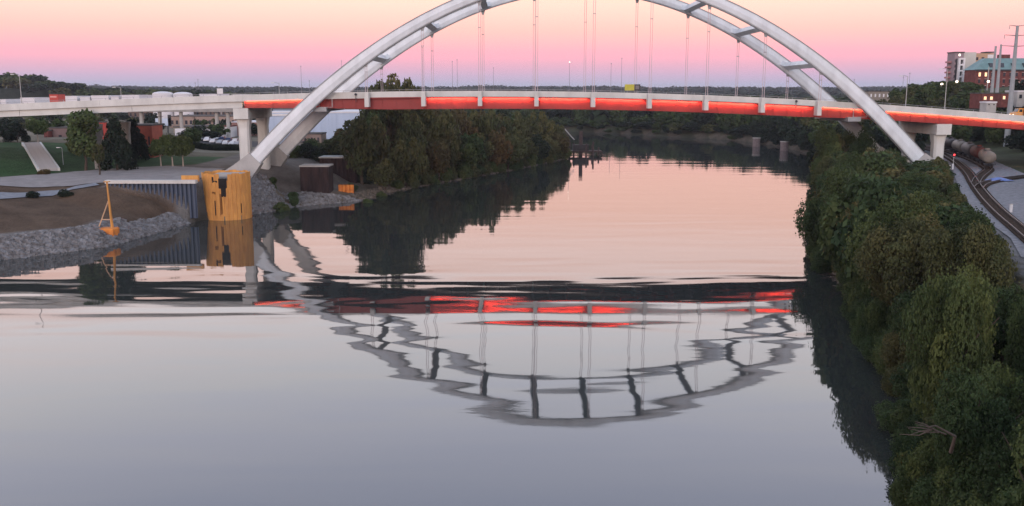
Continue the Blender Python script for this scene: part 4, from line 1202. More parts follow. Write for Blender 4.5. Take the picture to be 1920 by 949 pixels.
# ------------------------------------------------------------------ railway
BL = [(56, 100), (62.0, 113.5), (67.5, 131.2), (73.0, 147.0), (83.9, 172.6), (95.6, 199.4), (107.6, 226), (117, 256)]
BR = [(60, 92), (72.5, 116), (79.6, 134), (88, 152), (101, 176), (112, 200), (121, 226), (131, 256)]
sheet('track_bed', (BL, BR), 0.10, m_ballast, 'pale ballast bed of the railway')
def offs(L, d):
    L = np.array(L, float)
    t = np.gradient(L, axis=0)
    t /= np.hypot(t[:, 0], t[:, 1])[:, None]
    return L + np.stack([t[:, 1], -t[:, 0]], 1) * d
def smooth_line(L, n):
    L = np.array(L, float)
    for _ in range(3):
        Q = [L[0]]
        for a, b_ in zip(L[:-1], L[1:]):
            Q += [a * .75 + b_ * .25, a * .25 + b_ * .75]
        Q.append(L[-1]); L = np.array(Q)
    d = np.r_[0, np.cumsum(np.hypot(*(L[1:] - L[:-1]).T))]
    t = np.linspace(0, d[-1], n)
    return np.stack([np.interp(t, d, L[:, 0]), np.interp(t, d, L[:, 1])], 1)
TR = smooth_line(TRACK, 150)
SIDE = smooth_line([(90.3, 179.7), (97.5, 193), (105.5, 206), (111.5, 215.6), (119.7, 238.5), (126.5, 260.6), (134.5, 290), (140, 335)], 70)
SPUR = smooth_line([(86.5, 171), (92.5, 181), (101, 190), (113, 199)], 24)
def track(L, label):
    t = thing('railway_track', label, 'railway track', (L[0][0], L[0][1], 10))
    zz = 10.12
    for s_ in (-1, 1):
        Q = offs(L, s_ * 0.75)
        mb = MB()
        mb.loft([[(p[0] - .09, p[1], zz + .12), (p[0] + .09, p[1], zz + .12), (p[0] + .07, p[1], zz + .34), (p[0] - .07, p[1], zz + .34)] for p in Q])
        mb.build('rail', m_rail, t)
    mb = MB()
    d = np.r_[0, np.cumsum(np.hypot(*(L[1:] - L[:-1]).T))]
    for s_ in np.arange(0.5, d[-1], 0.75):
        x, y = np.interp(s_, d, L[:, 0]), np.interp(s_, d, L[:, 1])
        x2, y2 = np.interp(s_ + .3, d, L[:, 0]), np.interp(s_ + .3, d, L[:, 1])
        a = math.atan2(y2 - y, x2 - x)
        mb.cbox((x, y, zz + .02), (0.28, 2.6, 0.2), a)
    o = mb.build('sleepers', m_tie, t); o['kind'] = 'stuff'
track(TR, 'main railway track curving along the right bank')
track(SIDE, 'siding track that carries the tank cars')
track(SPUR, 'short branching track at the switch near the tank cars')

m_tank = [mat('tank_cream', (0.22, 0.19, 0.155), 0.6, 0.2, 0.6), mat('tank_dark', (0.05, 0.04, 0.04), 0.6, 0.2, 0.6), mat('tank_oxide', (0.16, 0.05, 0.04), 0.7, 0.2, 0.6), mat('tank_grey', (0.13, 0.12, 0.115), 0.6, 0.2, 0.6)]
def tank_car(p, a, m, label, L=13.5):
    t = thing('tank_car', label, 'tank car', (p[0], p[1], 10.45), 'tank cars on the siding', rz=a)
    mb = MB(); mb.tube([(-L/2 + .6, 0, 2.35), (-L/2 + .8, 0, 2.35), (-L/2 + 1.3, 0, 2.35), (L/2 - 1.3, 0, 2.35), (L/2 - .8, 0, 2.35), (L/2 - .6, 0, 2.35)], [.6, 1.15, 1.42, 1.42, 1.15, .6], 20); mb.build('tank', m, t, True)
    mb = MB(); mb.tube([(0, 0, 3.6), (0, 0, 4.2)], .55, 12); mb.build('dome_hatch', m, t)
    mb = MB(); mb.box(-L/2, L/2, -.35, .35, .75, 1.05); mb.box(-L/2, -L/2 + .7, -1.3, 1.3, .8, 1.0); mb.box(L/2 - .7, L/2, -1.3, 1.3, .8, 1.0); mb.build('frame', m_dark, t)
    mb = MB(); mb.box(-1.2, 1.2, -.9, .9, 3.75, 3.82); mb.build('walkway', m_dark, t)
    for s_ in (-1, 1):
        mb = MB(); mb.box(s_ * (L/2 - 2.2) - 1.1, s_ * (L/2 - 2.2) + 1.1, -.95, .95, .35, .74); bo = mb.build('bogie', m_dark, t); WL[bo.name] = (0, 0, 0)
        if s_ == 1:
            mb = MB()
            for q in (-.25, .25):
                mb.box(q - .03, q + .03, -1.5, -1.44, .9, 3.3)
            for q in range(7):
                mb.box(-.25, .25, -1.49, -1.45, 1.0 + q * .36, 1.05 + q * .36)
            mb.build('ladder', m_dark, t)
        for wx in (-.85, .85):
            for wy in (-.8, .8):
                mb = MB(); mb.tube([(s_ * (L/2 - 2.2) + wx, wy - .07, .42), (s_ * (L/2 - 2.2) + wx, wy + .07, .42)], .42, 12); mb.build('wheel', m_rail, bo)
        mb = MB(); mb.tube([(s_ * L/2, 0, .85), (s_ * (L/2 + .55), 0, .85)], .12, 6); mb.build('coupler', m_dark, t)
sd_ = np.r_[0, np.cumsum(np.hypot(*(SIDE[1:] - SIDE[:-1]).T))]
s0 = float(sd_[np.argmin(np.abs(SIDE[:, 1] - 215))]) + 7
for k in range(6):
    s_ = s0 + k * 14.8
    p = (np.interp(s_, sd_, SIDE[:, 0]), np.interp(s_, sd_, SIDE[:, 1]))
    q = (np.interp(s_ + 1, sd_, SIDE[:, 0]), np.interp(s_ + 1, sd_, SIDE[:, 1]))
    if s_ > sd_[-1] - 7: break
    tank_car(p, math.atan2(q[1] - p[1], q[0] - p[0]), m_tank[(0, 2, 3, 0, 1, 3)[k]],
             ['nearest tank car, cream coloured, at the end of the train', 'second tank car of the train, dark red', 'third tank car from the near end, grey', 'fourth tank car from the near end, cream', 'fifth tank car, dark, beyond the bridge pier', 'farthest tank car in sight on the siding'][k])
# signal, cabinets, tarp
x, y = atZ(1787, 312, 10)
sg = thing('rail_signal', 'railway signal with a red light beside the track', 'signal', (x, y, 10))
mb = MB(); mb.tube([(x, y, 10), (x, y, 12.6)], .09, 8); mb.build('post', m_conc, sg)
mb = MB(); mb.box(x - .3, x + .3, y - .12, y + .12, 12.3, 13.2); mb.build('signal_head', m_dark, sg)
mb = MB(); mb.tube([(x, y - .13, 12.8), (x, y - .2, 12.8)], .2, 10); mb.build('red_light', mat('red_signal', (1, .1, .05), .4, 0, emit=(1, .03, .04), estr=5), sg)
for px, py, lab in ((1780, 320, 'small white cabinet left of the rail signal'), (1786, 317, 'taller white post right below the rail signal'), (1895, 398, 'white marker post by the curve on the right')):
    x, y = atZ(px, py, 10)
    t = thing('marker_post', lab, 'post', (x, y, 10))
    mb = MB(); mb.box(x - .17, x + .17, y - .15, y + .15, 9.9, 11.2); mb.build('post', m_white, t)
    mb = MB(); mb.box(x - .2, x + .2, y - .18, y + .18, 11.2, 11.28); mb.build('cap', m_conc, t)
x, y = atZ(1875, 340, 10)
V, Fc = [], []
for i in range(7):
    for j in range(5):
        V.append((x - 2.6 + i * .87 + .1 * (j % 2), y - 1.5 + j * .8 + .5 * i * .3, 10.15 + 0.55 * math.sin(i * .55) * math.sin(j * .8) + .12 * rng.random()))
for i in range(6):
    for j in range(4):
        Fc.append((i * 5 + j, (i + 1) * 5 + j, (i + 1) * 5 + j + 1, i * 5 + j + 1))
o = link_mesh('blue_tarp', V, Fc, mat('blue_tarpaulin', (0.12, 0.2, 0.5), 0.5, 0.15, 1.5), None)
o.modifiers.new('thickness', 'SOLIDIFY').thickness = 0.05
tag(o, 'crumpled blue tarpaulin over a low heap beside the switch', 'tarpaulin')

# dock and dolphins on the far water
dk = thing('old_dock', 'ruined dark timber dock at the tip of the left bank', 'dock', (33, 415, 0))
x0d, _ = atY(1066, 290, 415)
for i, (px, py, Y) in enumerate(((1068, 262, 412), (1076, 268, 416), (1088, 246, 414), (1090, 246, 414), (1099, 270, 410), (1110, 272, 418), (1112, 266, 412), (1122, 276, 414))):
    x, z = atY(px, py, Y)
    mb = MB(); mb.tube([(x, Y, -2), (x + .1, Y, z)], .38 if px not in (1088, 1090) else .6, 8); mb.build('pile', mat('old_timber', (0.07, 0.05, 0.045), .95, .3, 2), dk)
xa, z = atY(1066, 282, 414); xb, _ = atY(1128, 282, 414)
mb = MB(); mb.box(xa, xb, 412, 419, 1.4, 2.0); mb.build('deck', MATS['old_timber'], dk)
mb = MB(); mb.box(xa + 2, xa + 9, 413, 418, 2.05, 4.6); mb.build('shed', mat('dark_plank', (0.05, 0.045, 0.045), .9, .2), dk)
xa, za = atY(1059, 242, 416); xb, zb2 = atY(1077, 262, 416)
mb = MB(); mb.tube([(xa, 416, za), ((xa + xb) / 2 + .6, 416, (za + zb2) / 2 - .8), (xb, 416, zb2)], .28, 6); mb.build('gangway_rail', m_conc, dk)
for px, py, lab in ((1418, 272, 'left of two grey mooring caissons standing in the far water'), (1470, 280, 'right of two grey mooring caissons standing in the far water')):
    x, y = atZ(px, py + 3, 0)
    t = thing('mooring_caisson', lab, 'mooring caisson', (x, y, 0), 'mooring caissons in the river')
    mb = MB(); mb.tube([(x, y, -2), (x, y, 4.2)], 1.9, 16); mb.build('shell', mat('dull_rust_grey', (0.16, 0.13, 0.13), .9, .2, 1), t)
    mb = MB(); mb.tube([(x, y, 4.2), (x, y, 4.6)], 2.1, 16); mb.build('cap', m_conc_d, t)

# ------------------------------------------------------------------ trees
def leaf_material(name, c0, c1, c2, trans=0.25):
    m = bpy.data.materials.new(name)
    m.use_nodes = True
    nt = m.node_tree
    b = nt.nodes['Principled BSDF']
    b.inputs['Roughness'].default_value = 0.75
    b.inputs['Specular IOR Level'].default_value = 0.15
    at = nt.nodes.new('ShaderNodeAttribute'); at.attribute_name = 'tint'
    sp = nt.nodes.new('ShaderNodeSeparateColor'); nt.links.new(at.outputs['Color'], sp.inputs[0])
    oi = nt.nodes.new('ShaderNodeObjectInfo')
    r1 = nt.nodes.new('ShaderNodeValToRGB')
    r1.color_ramp.elements[0].color = (*c0, 1); r1.color_ramp.elements[0].position = 0.1
    r1.color_ramp.elements[1].color = (*c2, 1); r1.color_ramp.elements[1].position = 0.95
    e = r1.color_ramp.elements.new(0.5); e.color = (*c1, 1)
    ma = nt.nodes.new('ShaderNodeMath'); ma.operation = 'MULTIPLY_ADD'; ma.inputs[1].default_value = 0.55
    ms = nt.nodes.new('ShaderNodeMath'); ms.operation = 'MULTIPLY'; ms.inputs[1].default_value = 0.45
    nt.links.new(oi.outputs['Random'], ms.inputs[0])
    nt.links.new(sp.outputs[0], ma.inputs[0]); nt.links.new(ms.outputs[0], ma.inputs[2])
    nt.links.new(ma.outputs[0], r1.inputs[0])
    br = nt.nodes.new('ShaderNodeMath'); br.operation = 'MULTIPLY_ADD'; br.inputs[1].default_value = 0.9; br.inputs[2].default_value = 0.55
    nt.links.new(sp.outputs[1], br.inputs[0])
    vm = nt.nodes.new('ShaderNodeVectorMath'); vm.operation = 'SCALE'
    nt.links.new(r1.outputs[0], vm.inputs[0]); nt.links.new(br.outputs[0], vm.inputs['Scale'])
    nt.links.new(vm.outputs[0], b.inputs['Base Color'])
    tr = nt.nodes.new('ShaderNodeBsdfTranslucent'); nt.links.new(vm.outputs[0], tr.inputs['Color'])
    mixn = nt.nodes.new('ShaderNodeMixShader'); mixn.inputs[0].default_value = trans
    out = nt.nodes['Material Output']
    nt.links.new(b.outputs[0], mixn.inputs[1]); nt.links.new(tr.outputs[0], mixn.inputs[2]); nt.links.new(mixn.outputs[0], out.inputs['Surface'])
    return m
lf_green = leaf_material('leaves_green', (0.030, 0.055, 0.024), (0.055, 0.085, 0.032), (0.115, 0.135, 0.042))
lf_olive = leaf_material('leaves_olive', (0.050, 0.068, 0.030), (0.084, 0.092, 0.037), (0.14, 0.122, 0.046))
lf_rust = leaf_material('leaves_rust', (0.06, 0.066, 0.03), (0.105, 0.082, 0.034), (0.16, 0.095, 0.038))
lf_dark = leaf_material('leaves_dark', (0.016, 0.026, 0.02), (0.022, 0.036, 0.024), (0.035, 0.05, 0.028))
lf_park = leaf_material('leaves_park', (0.05, 0.085, 0.035), (0.075, 0.115, 0.042), (0.11, 0.14, 0.05))

def leaves(centres, normals, size, tints, nm, m, aspect=0.8):
    n = len(centres)
    rv = nr.normal(size=(n, 3))
    u = np.cross(normals, rv); u /= np.linalg.norm(u, axis=1)[:, None] + 1e-9
    v = np.cross(normals, u)
    s = (size * nr.uniform(0.65, 1.35, n))[:, None]
    P = np.empty((n, 4, 3))
    P[:, 0] = centres - u * s
    P[:, 1] = centres + v * s * aspect + normals * s * 0.12
    P[:, 2] = centres + u * s
    P[:, 3] = centres - v * s * aspect - normals * s * 0.12
    me = bpy.data.meshes.new(nm)
    me.vertices.add(n * 4); me.vertices.foreach_set('co', P.reshape(-1))
    me.loops.add(n * 4); me.loops.foreach_set('vertex_index', np.arange(n * 4, dtype=np.int32))
    me.polygons.add(n); me.polygons.foreach_set('loop_start', np.arange(0, n * 4, 4, dtype=np.int32))
    me.update(calc_edges=True)
    C = np.ones((n, 4, 4)); C[:, :, 0] = tints[:, 0:1]; C[:, :, 1] = tints[:, 1:2]; C[:, :, 2] = 0
    ca = me.color_attributes.new('tint', 'FLOAT_COLOR', 'POINT'); ca.data.foreach_set('color', C.reshape(-1))
    me.materials.append(m)
    return me
def crown(seed, nm, m, nlobe, nleaf, size, shape='round', lobe_r=(0.22, 0.42), gap=0.0):
    """unit crown: radius 1, height -0.75..1; scaled by the tree"""
    r_ = np.random.RandomState(seed)
    cs, rs = [], []
    for i in range(nlobe):
        d = r_.normal(size=3); d /= np.linalg.norm(d)
        rad = r_.uniform(0.3, 0.92) if nleaf > 20000 else r_.uniform(0.35, 0.82)
        if shape == 'cone':
            z = r_.uniform(-0.9, 0.95); w = (1.0 - (z + 0.9) / 1.9) * 0.75 + 0.08; a = r_.uniform(0, 6.28)
            c_ = np.array([w * math.cos(a), w * math.sin(a), z]); rr_ = 0.2 + 0.12 * (1 - z) / 2
        elif shape == 'column':
            z = r_.uniform(-0.85, 0.8); a = r_.uniform(0, 6.28); w = 0.45 * math.sqrt(max(0.05, 1 - abs(z) ** 3)) * r_.uniform(.5, 1)
            c_ = np.array([w * math.cos(a), w * math.sin(a), z]); rr_ = r_.uniform(.22, .38)
        else:
            c_ = d * rad * np.array([1, 1, 0.85]); 
            if c_[2] < -0.45: c_[2] *= 0.6
            rr_ = r_.uniform(*lobe_r)
        cs.append(c_); rs.append(rr_)
    cs, rs = np.array(cs), np.array(rs)
    w = rs ** 2; w /= w.sum()
    k = r_.choice(nlobe, nleaf, p=w)
    d = r_.normal(size=(nleaf, 3)); d[:, 2] += 0.25
    d /= np.linalg.norm(d, axis=1)[:, None]
    wob = 1 + 0.16 * np.sin(d[:, 0] * 7 + k) * np.cos(d[:, 1] * 6 + k * 1.3) + 0.1 * np.sin(d[:, 2] * 11 + k * 2.1)
    rad = rs[k] * wob * (0.78 + 0.27 * r_.rand(nleaf) ** 0.7)
    stray = r_.rand(nleaf) < 0.06 + gap
    rad = np.where(stray, rad * r_.uniform(1.05, 1.35, nleaf), rad)
    P = cs[k] + d * rad[:, None]
    N = d + 0.75 * r_.normal(size=(nleaf, 3)); N[:, 2] += 0.25
    N /= np.linalg.norm(N, axis=1)[:, None]
    lt = r_.rand(nlobe)
    T = np.stack([np.clip(lt[k] * 0.75 + 0.25 * r_.rand(nleaf), 0, 1), np.clip(0.5 + 0.5 * (r_.rand(nleaf) - .5) + 0.5 * (lt[(k * 7) % nlobe] - .5), 0, 1)], 1)
    return leaves(P, N, size, T, nm, m)
def trunk_mesh(seed, m, limbs=5, tall=1.0, r0=0.045):
    """unit trunk, z 0..1.0 (crown centre at about 0.62), radius in units of height"""
    r_ = random.Random(seed)
    mb = MB()
    pts = [(0, 0, -0.03), (r_.uniform(-.015, .015), r_.uniform(-.015, .015), .2), (r_.uniform(-.03, .03), r_.uniform(-.03, .03), .45), (r_.uniform(-.05, .05), r_.uniform(-.05, .05), .8)]
    mb.tube(pts, [r0 * .62, r0 * .42, r0 * .3, r0 * .08], 7)
    for i in range(limbs):
        z0 = r_.uniform(.25, .6); a = r_.uniform(0, 6.28); L = r_.uniform(.18, .32)
        mb.tube([(0, 0, z0), (math.cos(a) * L * .5, math.sin(a) * L * .5, z0 + .09), (math.cos(a) * L, math.sin(a) * L, z0 + .24)], [r0 * .26, r0 * .17, r0 * .05], 5)
    me = bpy.data.meshes.new('trunk')
    me.from_pydata(mb.v, [], mb.f); me.materials.append(m); me.update()
    return me
TRUNKS = [trunk_mesh(i, m_bark) for i in range(4)]
TRUNK_PALE = trunk_mesh(9, m_bark_pale, 4)
def rep(me, m):
    c = me.copy(); c.materials.clear(); c.materials.append(m); return c
NEAR = [crown(100 + i, 'crown', (lf_green, lf_green, lf_olive, lf_green, lf_green, lf_green)[i], 44, 34000, 0.026, gap=0.06, lobe_r=(0.15, 0.38)) for i in range(5)]
NEARV = [crown(140 + i, 'crown', lf_green, 18, 30000, 0.028, lobe_r=(0.32, 0.52)) for i in range(2)]
MID = [crown(200 + i, 'crown', m_, 30, 4200, 0.075, gap=0.02) for i, m_ in enumerate((lf_green, lf_green, lf_olive, lf_olive, lf_rust, lf_dark))]
SPARSE = [crown(260 + i, 'crown', lf_olive, 26, 3600, 0.075, lobe_r=(0.18, 0.3), gap=0.1) for i in range(2)]
FAR = [crown(300 + i, 'crown', m_, 20, 900, 0.13) for i, m_ in enumerate((lf_green, lf_dark, lf_olive, lf_dark, lf_green))]
CONE = crown(400, 'crown', lf_dark, 46, 5200, 0.065, 'cone')
COLU = crown(401, 'crown', lf_park, 26, 4200, 0.075, 'column')
PARK = crown(402, 'crown', lf_park, 26, 4200, 0.07)
DARKR = crown(403, 'crown', lf_dark, 26, 4200, 0.075)
def tree(x, y, ztop, rad, crown_me, label, group=None, name='tree', z0=None, trunk=None, low=0.25, cat='tree', rz=None):
    z0 = ground(x, y) if z0 is None else z0
    hgt = max(ztop - z0, 2.0)
    t = thing(name, label, cat, (x, y, z0), group)
    c_ = bpy.data.objects.new('crown', crown_me)
    col.objects.link(c_); c_.parent = t
    ch = hgt * (1 - low)
    hz = ch / 2.0
    c_.location = (0, 0, hgt * low + ch * 0.48)
    c_.scale = (rad, rad, hz * 0.98)
    c_.rotation_euler = (0, 0, rng.uniform(0, 6.28) if rz is None else rz)
    k_ = bpy.data.objects.new('trunk', trunk or TRUNKS[rng.randrange(4)])
    col.objects.link(k_); k_.parent = t
    k_.scale = (hgt, hgt, hgt * .95)
    return t
def scatter(test, x0, x1, y0, y1, spacing, tries):
    out = []
    for _ in range(tries):
        x, y = rng.uniform(x0, x1), rng.uniform(y0, y1)
        s_ = spacing(x, y) if callable(spacing) else spacing
        if not test(x, y): continue
        if any((x - a) ** 2 + (y - b_) ** 2 < s_ * s_ for a, b_ in out): continue
        out.append((x, y))
    return out
ONES = ['first', 'second', 'third', 'fourth', 'fifth', 'sixth', 'seventh', 'eighth', 'ninth', 'tenth', 'eleventh', 'twelfth', 'thirteenth', 'fourteenth', 'fifteenth', 'sixteenth', 'seventeenth', 'eighteenth', 'nineteenth']
TENS = {2: 'twenty', 3: 'thirty', 4: 'forty', 5: 'fifty', 6: 'sixty', 7: 'seventy', 8: 'eighty', 9: 'ninety'}
def ordn(n):
    if n < 20: return ONES[n - 1]
    if n % 10 == 0: return TENS[n // 10][:-1] + 'ieth'
    return TENS[n // 10] + '-' + ONES[n % 10 - 1]
def mass(name, label, items):
    """many small far trees (x, y, ztop, rad, crown mesh) joined into one object of kind stuff"""
    Vs, Cs = [], []
    mats = []
    mi = []
    z0s = ground_many([(i[0], i[1]) for i in items])
    for (x, y, zt, rad, me_), z0 in zip(items, z0s):
        n = len(me_.vertices)
        co = np.empty(n * 3); me_.vertices.foreach_get('co', co); co = co.reshape(-1, 3)
        cc = np.empty(n * 4); me_.color_attributes['tint'].data.foreach_get('color', cc); cc = cc.reshape(-1, 4)
        cc[:, 0] = np.clip(cc[:, 0] * .7 + rng.random() * .4, 0, 1)
        a = rng.uniform(0, 6.28)
        hz = (zt - z0) / 2
        X = co[:, 0] * math.cos(a) - co[:, 1] * math.sin(a)
        Y = co[:, 0] * math.sin(a) + co[:, 1] * math.cos(a)
        Vs.append(np.stack([X * rad + x, Y * rad + y, co[:, 2] * hz + z0 + hz], 1)); Cs.append(cc)
        m = me_.materials[0]
        if m not in mats: mats.append(m)
        mi.append(np.full(n // 4, mats.index(m)))
    V = np.concatenate(Vs); n = len(V) // 4
    me = bpy.data.meshes.new(name)
    me.vertices.add(n * 4); me.vertices.foreach_set('co', V.reshape(-1))
    me.loops.add(n * 4); me.loops.foreach_set('vertex_index', np.arange(n * 4, dtype=np.int32))
    me.polygons.add(n); me.polygons.foreach_set('loop_start', np.arange(0, n * 4, 4, dtype=np.int32))
    me.polygons.foreach_set('material_index', np.concatenate(mi).astype(np.int32))
    me.update(calc_edges=True)
    ca = me.color_attributes.new('tint', 'FLOAT_COLOR', 'POINT'); ca.data.foreach_set('color', np.concatenate(Cs).reshape(-1))
    for m in mats: me.materials.append(m)
    o = bpy.data.objects.new(name, me); col.objects.link(o)
    return tag(o, label, kind='stuff')
def shoreR(y): return interp(y, RIGHT[:13, 1], RIGHT[:13, 0])
def shoreL(y): return interp(y, LEFT[:16, 1], LEFT[:16, 0])
def trackx(y): return interp(y, TRACK[:, 1], TRACK[:, 0])
# --- right bank, in front of the bridge
ptsA = scatter(lambda x, y: shoreR(y) + 1.2 < x < min(trackx(y) - 6.6, 0.66 * y + 14) and not (y > 214 and x > 93), 10, 105, 22, 256, lambda x, y: 5.4 + 0.007 * y, 16000)
print('near right trees', len(ptsA))
count = {}
for x, y in sorted(ptsA, key=lambda p: p[1]):
    e = x - shoreR(y); w = max(trackx(y) - 7 - shoreR(y), 6)
    top = 14.4 + rng.uniform(-4.2, 2.6) - 2.4 * max(0, (e / w) - .55) * 2
    if e < 7 and 85 < y < 160: top += 1.8
    if y < 75: top = min(top, 15.5)
    if y > 160: top = 15.8 + rng.uniform(-2.2, .9)
    if y > 226: top = rng.uniform(17, 20.3) if x < 97 else rng.uniform(13, 16)
    rad = rng.uniform(3.3, 5.0) if y < 120 else rng.uniform(3.5, 5.6)
    if 95 < y < 165 and e < 7: rad = rng.uniform(4.6, 5.6)
    if y < 82 and e < 6: rad = min(rad, 2.8)
    if trackx(y) - x < 5.5 + rad:
        rad = max(2.0, trackx(y) - x - 5.0); top = min(top, 13.5)
    if e < 6: rad = min(rad, 5.0)
    if y > 222 and abs(x - 101) < 9: top = min(top, 13)
    row = 'overhanging the water' if e < 5.5 else ('in mid thicket' if e < 13 else 'beside the railway')
    kind_ = rng.random()
    if y < 110: me_ = rng.choice(NEARV) if kind_ < .35 else rng.choice(NEAR)
    else: me_ = rng.choice(NEAR + MID[:4])
    look = 'smooth vine covered tree' if me_ in NEARV else ('olive green tree' if me_ in (NEAR[2], NEAR[4], MID[2], MID[3]) else 'dark green tree')
    if top > 15.6: look = 'tall ' + look
    elif top < 12.4: look = 'low ' + look
    count[row] = count.get(row, 0) + 1
    tree(x, y, top, rad, me_, '%s, %s from the camera, %s' % (look, ordn(count[row]), row), 'thicket of trees on the right bank', low=0.05)
# autumn trees at the top of the mass
for px, py, Y, rad in ((1640, 285, 205, 5.5), (1600, 300, 190, 5), (1672, 300, 200, 5.5), (1560, 335, 178, 4)):
    x, z = atY(px, py, Y)
    tree(x, Y, z, rad, MID[4], 'rust tinged tree by the right arch foot, ' + {1640: 'second from the right', 1600: 'second from the left', 1672: 'rightmost and touching the rib', 1560: 'leftmost, above the river'}[px], 'rust tinged trees left of the right arch foot', low=0.05)
# bare limbs sticking out of the thicket
for px, py, Y, lab in ((1765, 812, 50, 'thin bare branch in the foliage at lower right, above the pale one'), (1568, 520, 132, 'dark bare limb poking out over the water beside the red reflection'), (1547, 395, 160, 'bare twig fan at the left rim of the thicket')):
    x, z = atY(px, py, Y)
    t = thing('bare_branch', lab, 'branch', (x, Y, z))
    mb = MB()
    L = 1.7 if Y < 60 else 4
    mb.tube([(x + L * .55, Y + .6, z - 1.4), (x + .8, Y, z - .2), (x - L * .3, Y - .3, z + .55), (x - L * .6, Y - .6, z + .6)], [.12, .09, .05, .015], 6)
    for k in range(7):
        q = rng.uniform(-.45, .5); a_ = rng.uniform(-.5, 1.0)
        bx, bz = x - L * q * .8, z + q * .5
        mb.tube([(bx, Y - q * .3, bz), (bx - .7, Y + rng.uniform(-.5, .5), bz + a_ * .6), (bx - 1.5, Y + rng.uniform(-.9, .9), bz + a_)], [.045, .03, .01], 5)
    mb.build('limb', mat('weathered_limb', (0.13, 0.10, 0.08), 0.9, 0.2) if Y < 60 else m_bark, t)
# low shrubs filling the right bank floor
def shrub(x, y, r_, h_, me_, label, group):
    t = thing('shrub', label, 'shrub', (x, y, ground(x, y)), group)
    c_ = bpy.data.objects.new('foliage', me_); col.objects.link(c_); c_.parent = t
    c_.scale = (r_, r_, h_); c_.location = (0, 0, h_ * 0.55); c_.rotation_euler = (0, 0, rng.uniform(0, 6.28))
    return t
for k, (x, y) in enumerate(sorted(scatter(lambda x, y: shoreR(y) - 0.9 < x < shoreR(y) + 4.5, 5, 100, 24, 225, 2.7, 6000), key=lambda p: p[1])):
    shrub(x, y, rng.uniform(2.0, 3.2), rng.uniform(2.2, 4.2), rng.choice(NEAR), '%s low bush from the camera along the right waterline' % ordn(k + 1), 'bushes along the right waterline')
for k, (x, y) in enumerate(sorted(scatter(lambda x, y: trackx(y) - 8.0 < x < trackx(y) - 5.0, 40, 112, 100, 225, 2.4, 5000), key=lambda p: p[1])):
    shrub(x, y, rng.uniform(1.1, 1.9), rng.uniform(.8, 2.0), rng.choice(MID[:4]), '%s small bush from the camera along the railway ballast' % ordn(k + 1), 'bushes along the ballast')
# --- embankment right of the railway
count = {}
stuff_ = []
for x, y in sorted(scatter(lambda x, y: interp(y, [100, 165, 200, 260, 340], [10, 13, 21, 23, 20]) < x - trackx(y) < 80 and (y < 222 or y > 256 or x - trackx(y) < 34), 70, 240, 105, 345, 7.5, 2600), key=lambda p: p[1]):
    g0 = ground(x, y)
    hh = rng.uniform(6, 9)
    if x / y > 0.64: continue
    if 216 < y < 256: hh = min(hh, deck(x) - 6.5 - g0)
    if hh < 2: continue
    if g0 + hh > 24.5 and y < 256: hh = max(3, 24 - g0)
    if y > 256: hh = min(hh, interp(x - trackx(y), [20, 40, 80], [9, 7, 5.5]))
    me_ = rng.choice([MID[0], MID[1], MID[5], MID[2]])
    if y < 256:
        count[1] = count.get(1, 0) + 1
        tree(x, y, g0 + hh, rng.uniform(3.2, 4.8), me_, '%s dark tree from the camera on the slope above the railway' % ordn(count[1]), 'trees above the railway', low=0.05)
    elif len(stuff_) < 400:
        stuff_.append((x, y, g0 + hh, rng.uniform(3.2, 4.8), FAR[(1, 3, 0, 2)[len(stuff_) % 4]]))
# hillside above the deck on the right
for x, y in scatter(lambda x, y: (x - trackx(y) > 6) and x / y < 0.62 and x / y > 0.34, 110, 290, 300, 446, 7.5, 2500):
    g0 = ground(x, y)
    px = 960 + F * x / (y * math.cos(PITCH))
    lim = H + (172 - np.interp(px, [1600, 1640, 1665, 1700, 1750, 1790, 1830, 1920], [190, 182, 172, 160, 147, 148, 160, 178])) / F * y
    top = min(g0 + rng.uniform(7, 11), lim + rng.uniform(-1.5, .6))
    if top - g0 < 2.5: continue
    stuff_.append((x, y, top, rng.uniform(4, 5.5), FAR[rng.choice([0, 4, 4, 2])]))
mass('hillside_trees', 'green trees covering the right hill below the apartment block', stuff_)
# --- right bank beyond the bridge
stuff_ = []
for x, y in scatter(lambda x, y: shoreR(y) + 1 < x < trackx(y) - 6 or (y > 440 and shoreR(min(y, 437)) < x < 260), 80, 260, 258, 520, lambda x, y: 7.5, 2600):
    g0 = ground(x, y)
    if g0 < 0.3: continue
    stuff_.append((x, y, min(g0 + rng.uniform(9, 13), 19.5), rng.uniform(4.2, 6), rng.choice([FAR[0], FAR[1], FAR[2], FAR[3]])))
mass('shore_woods', 'dark trees on the right bank seen beneath the bridge deck', stuff_)
# --- far bank
stuff_ = []
for x, y in scatter(lambda x, y: True, -260, 300, 530, 800, 9, 6000):
    z_, dl, dr, ins, *_ = ground_np([x], [y])
    if ins[0] or dr[0] > dl[0] or dr[0] < 1.5 or dr[0] > 60: continue
    stuff_.append((x, y, z_[0] + (rng.uniform(5, 9) if dr[0] < 10 else rng.uniform(11, 15.5)), rng.uniform(6, 8.5), rng.choice(FAR)))
for x, y in scatter(lambda x, y: True, -200, 180, 430, 780, 4.5, 20000):
    z_, dl, dr, ins, *_ = ground_np([x], [y])
    if ins[0] or dr[0] > dl[0] or dr[0] < 0.5 or dr[0] > 14: continue
    stuff_.append((x, y, z_[0] + rng.uniform(2.5, 5), rng.uniform(2.5, 4), FAR[rng.choice([1, 3, 0])]))
mass('far_bank_woods', 'dark trees lining the far bank at the river bend', stuff_)
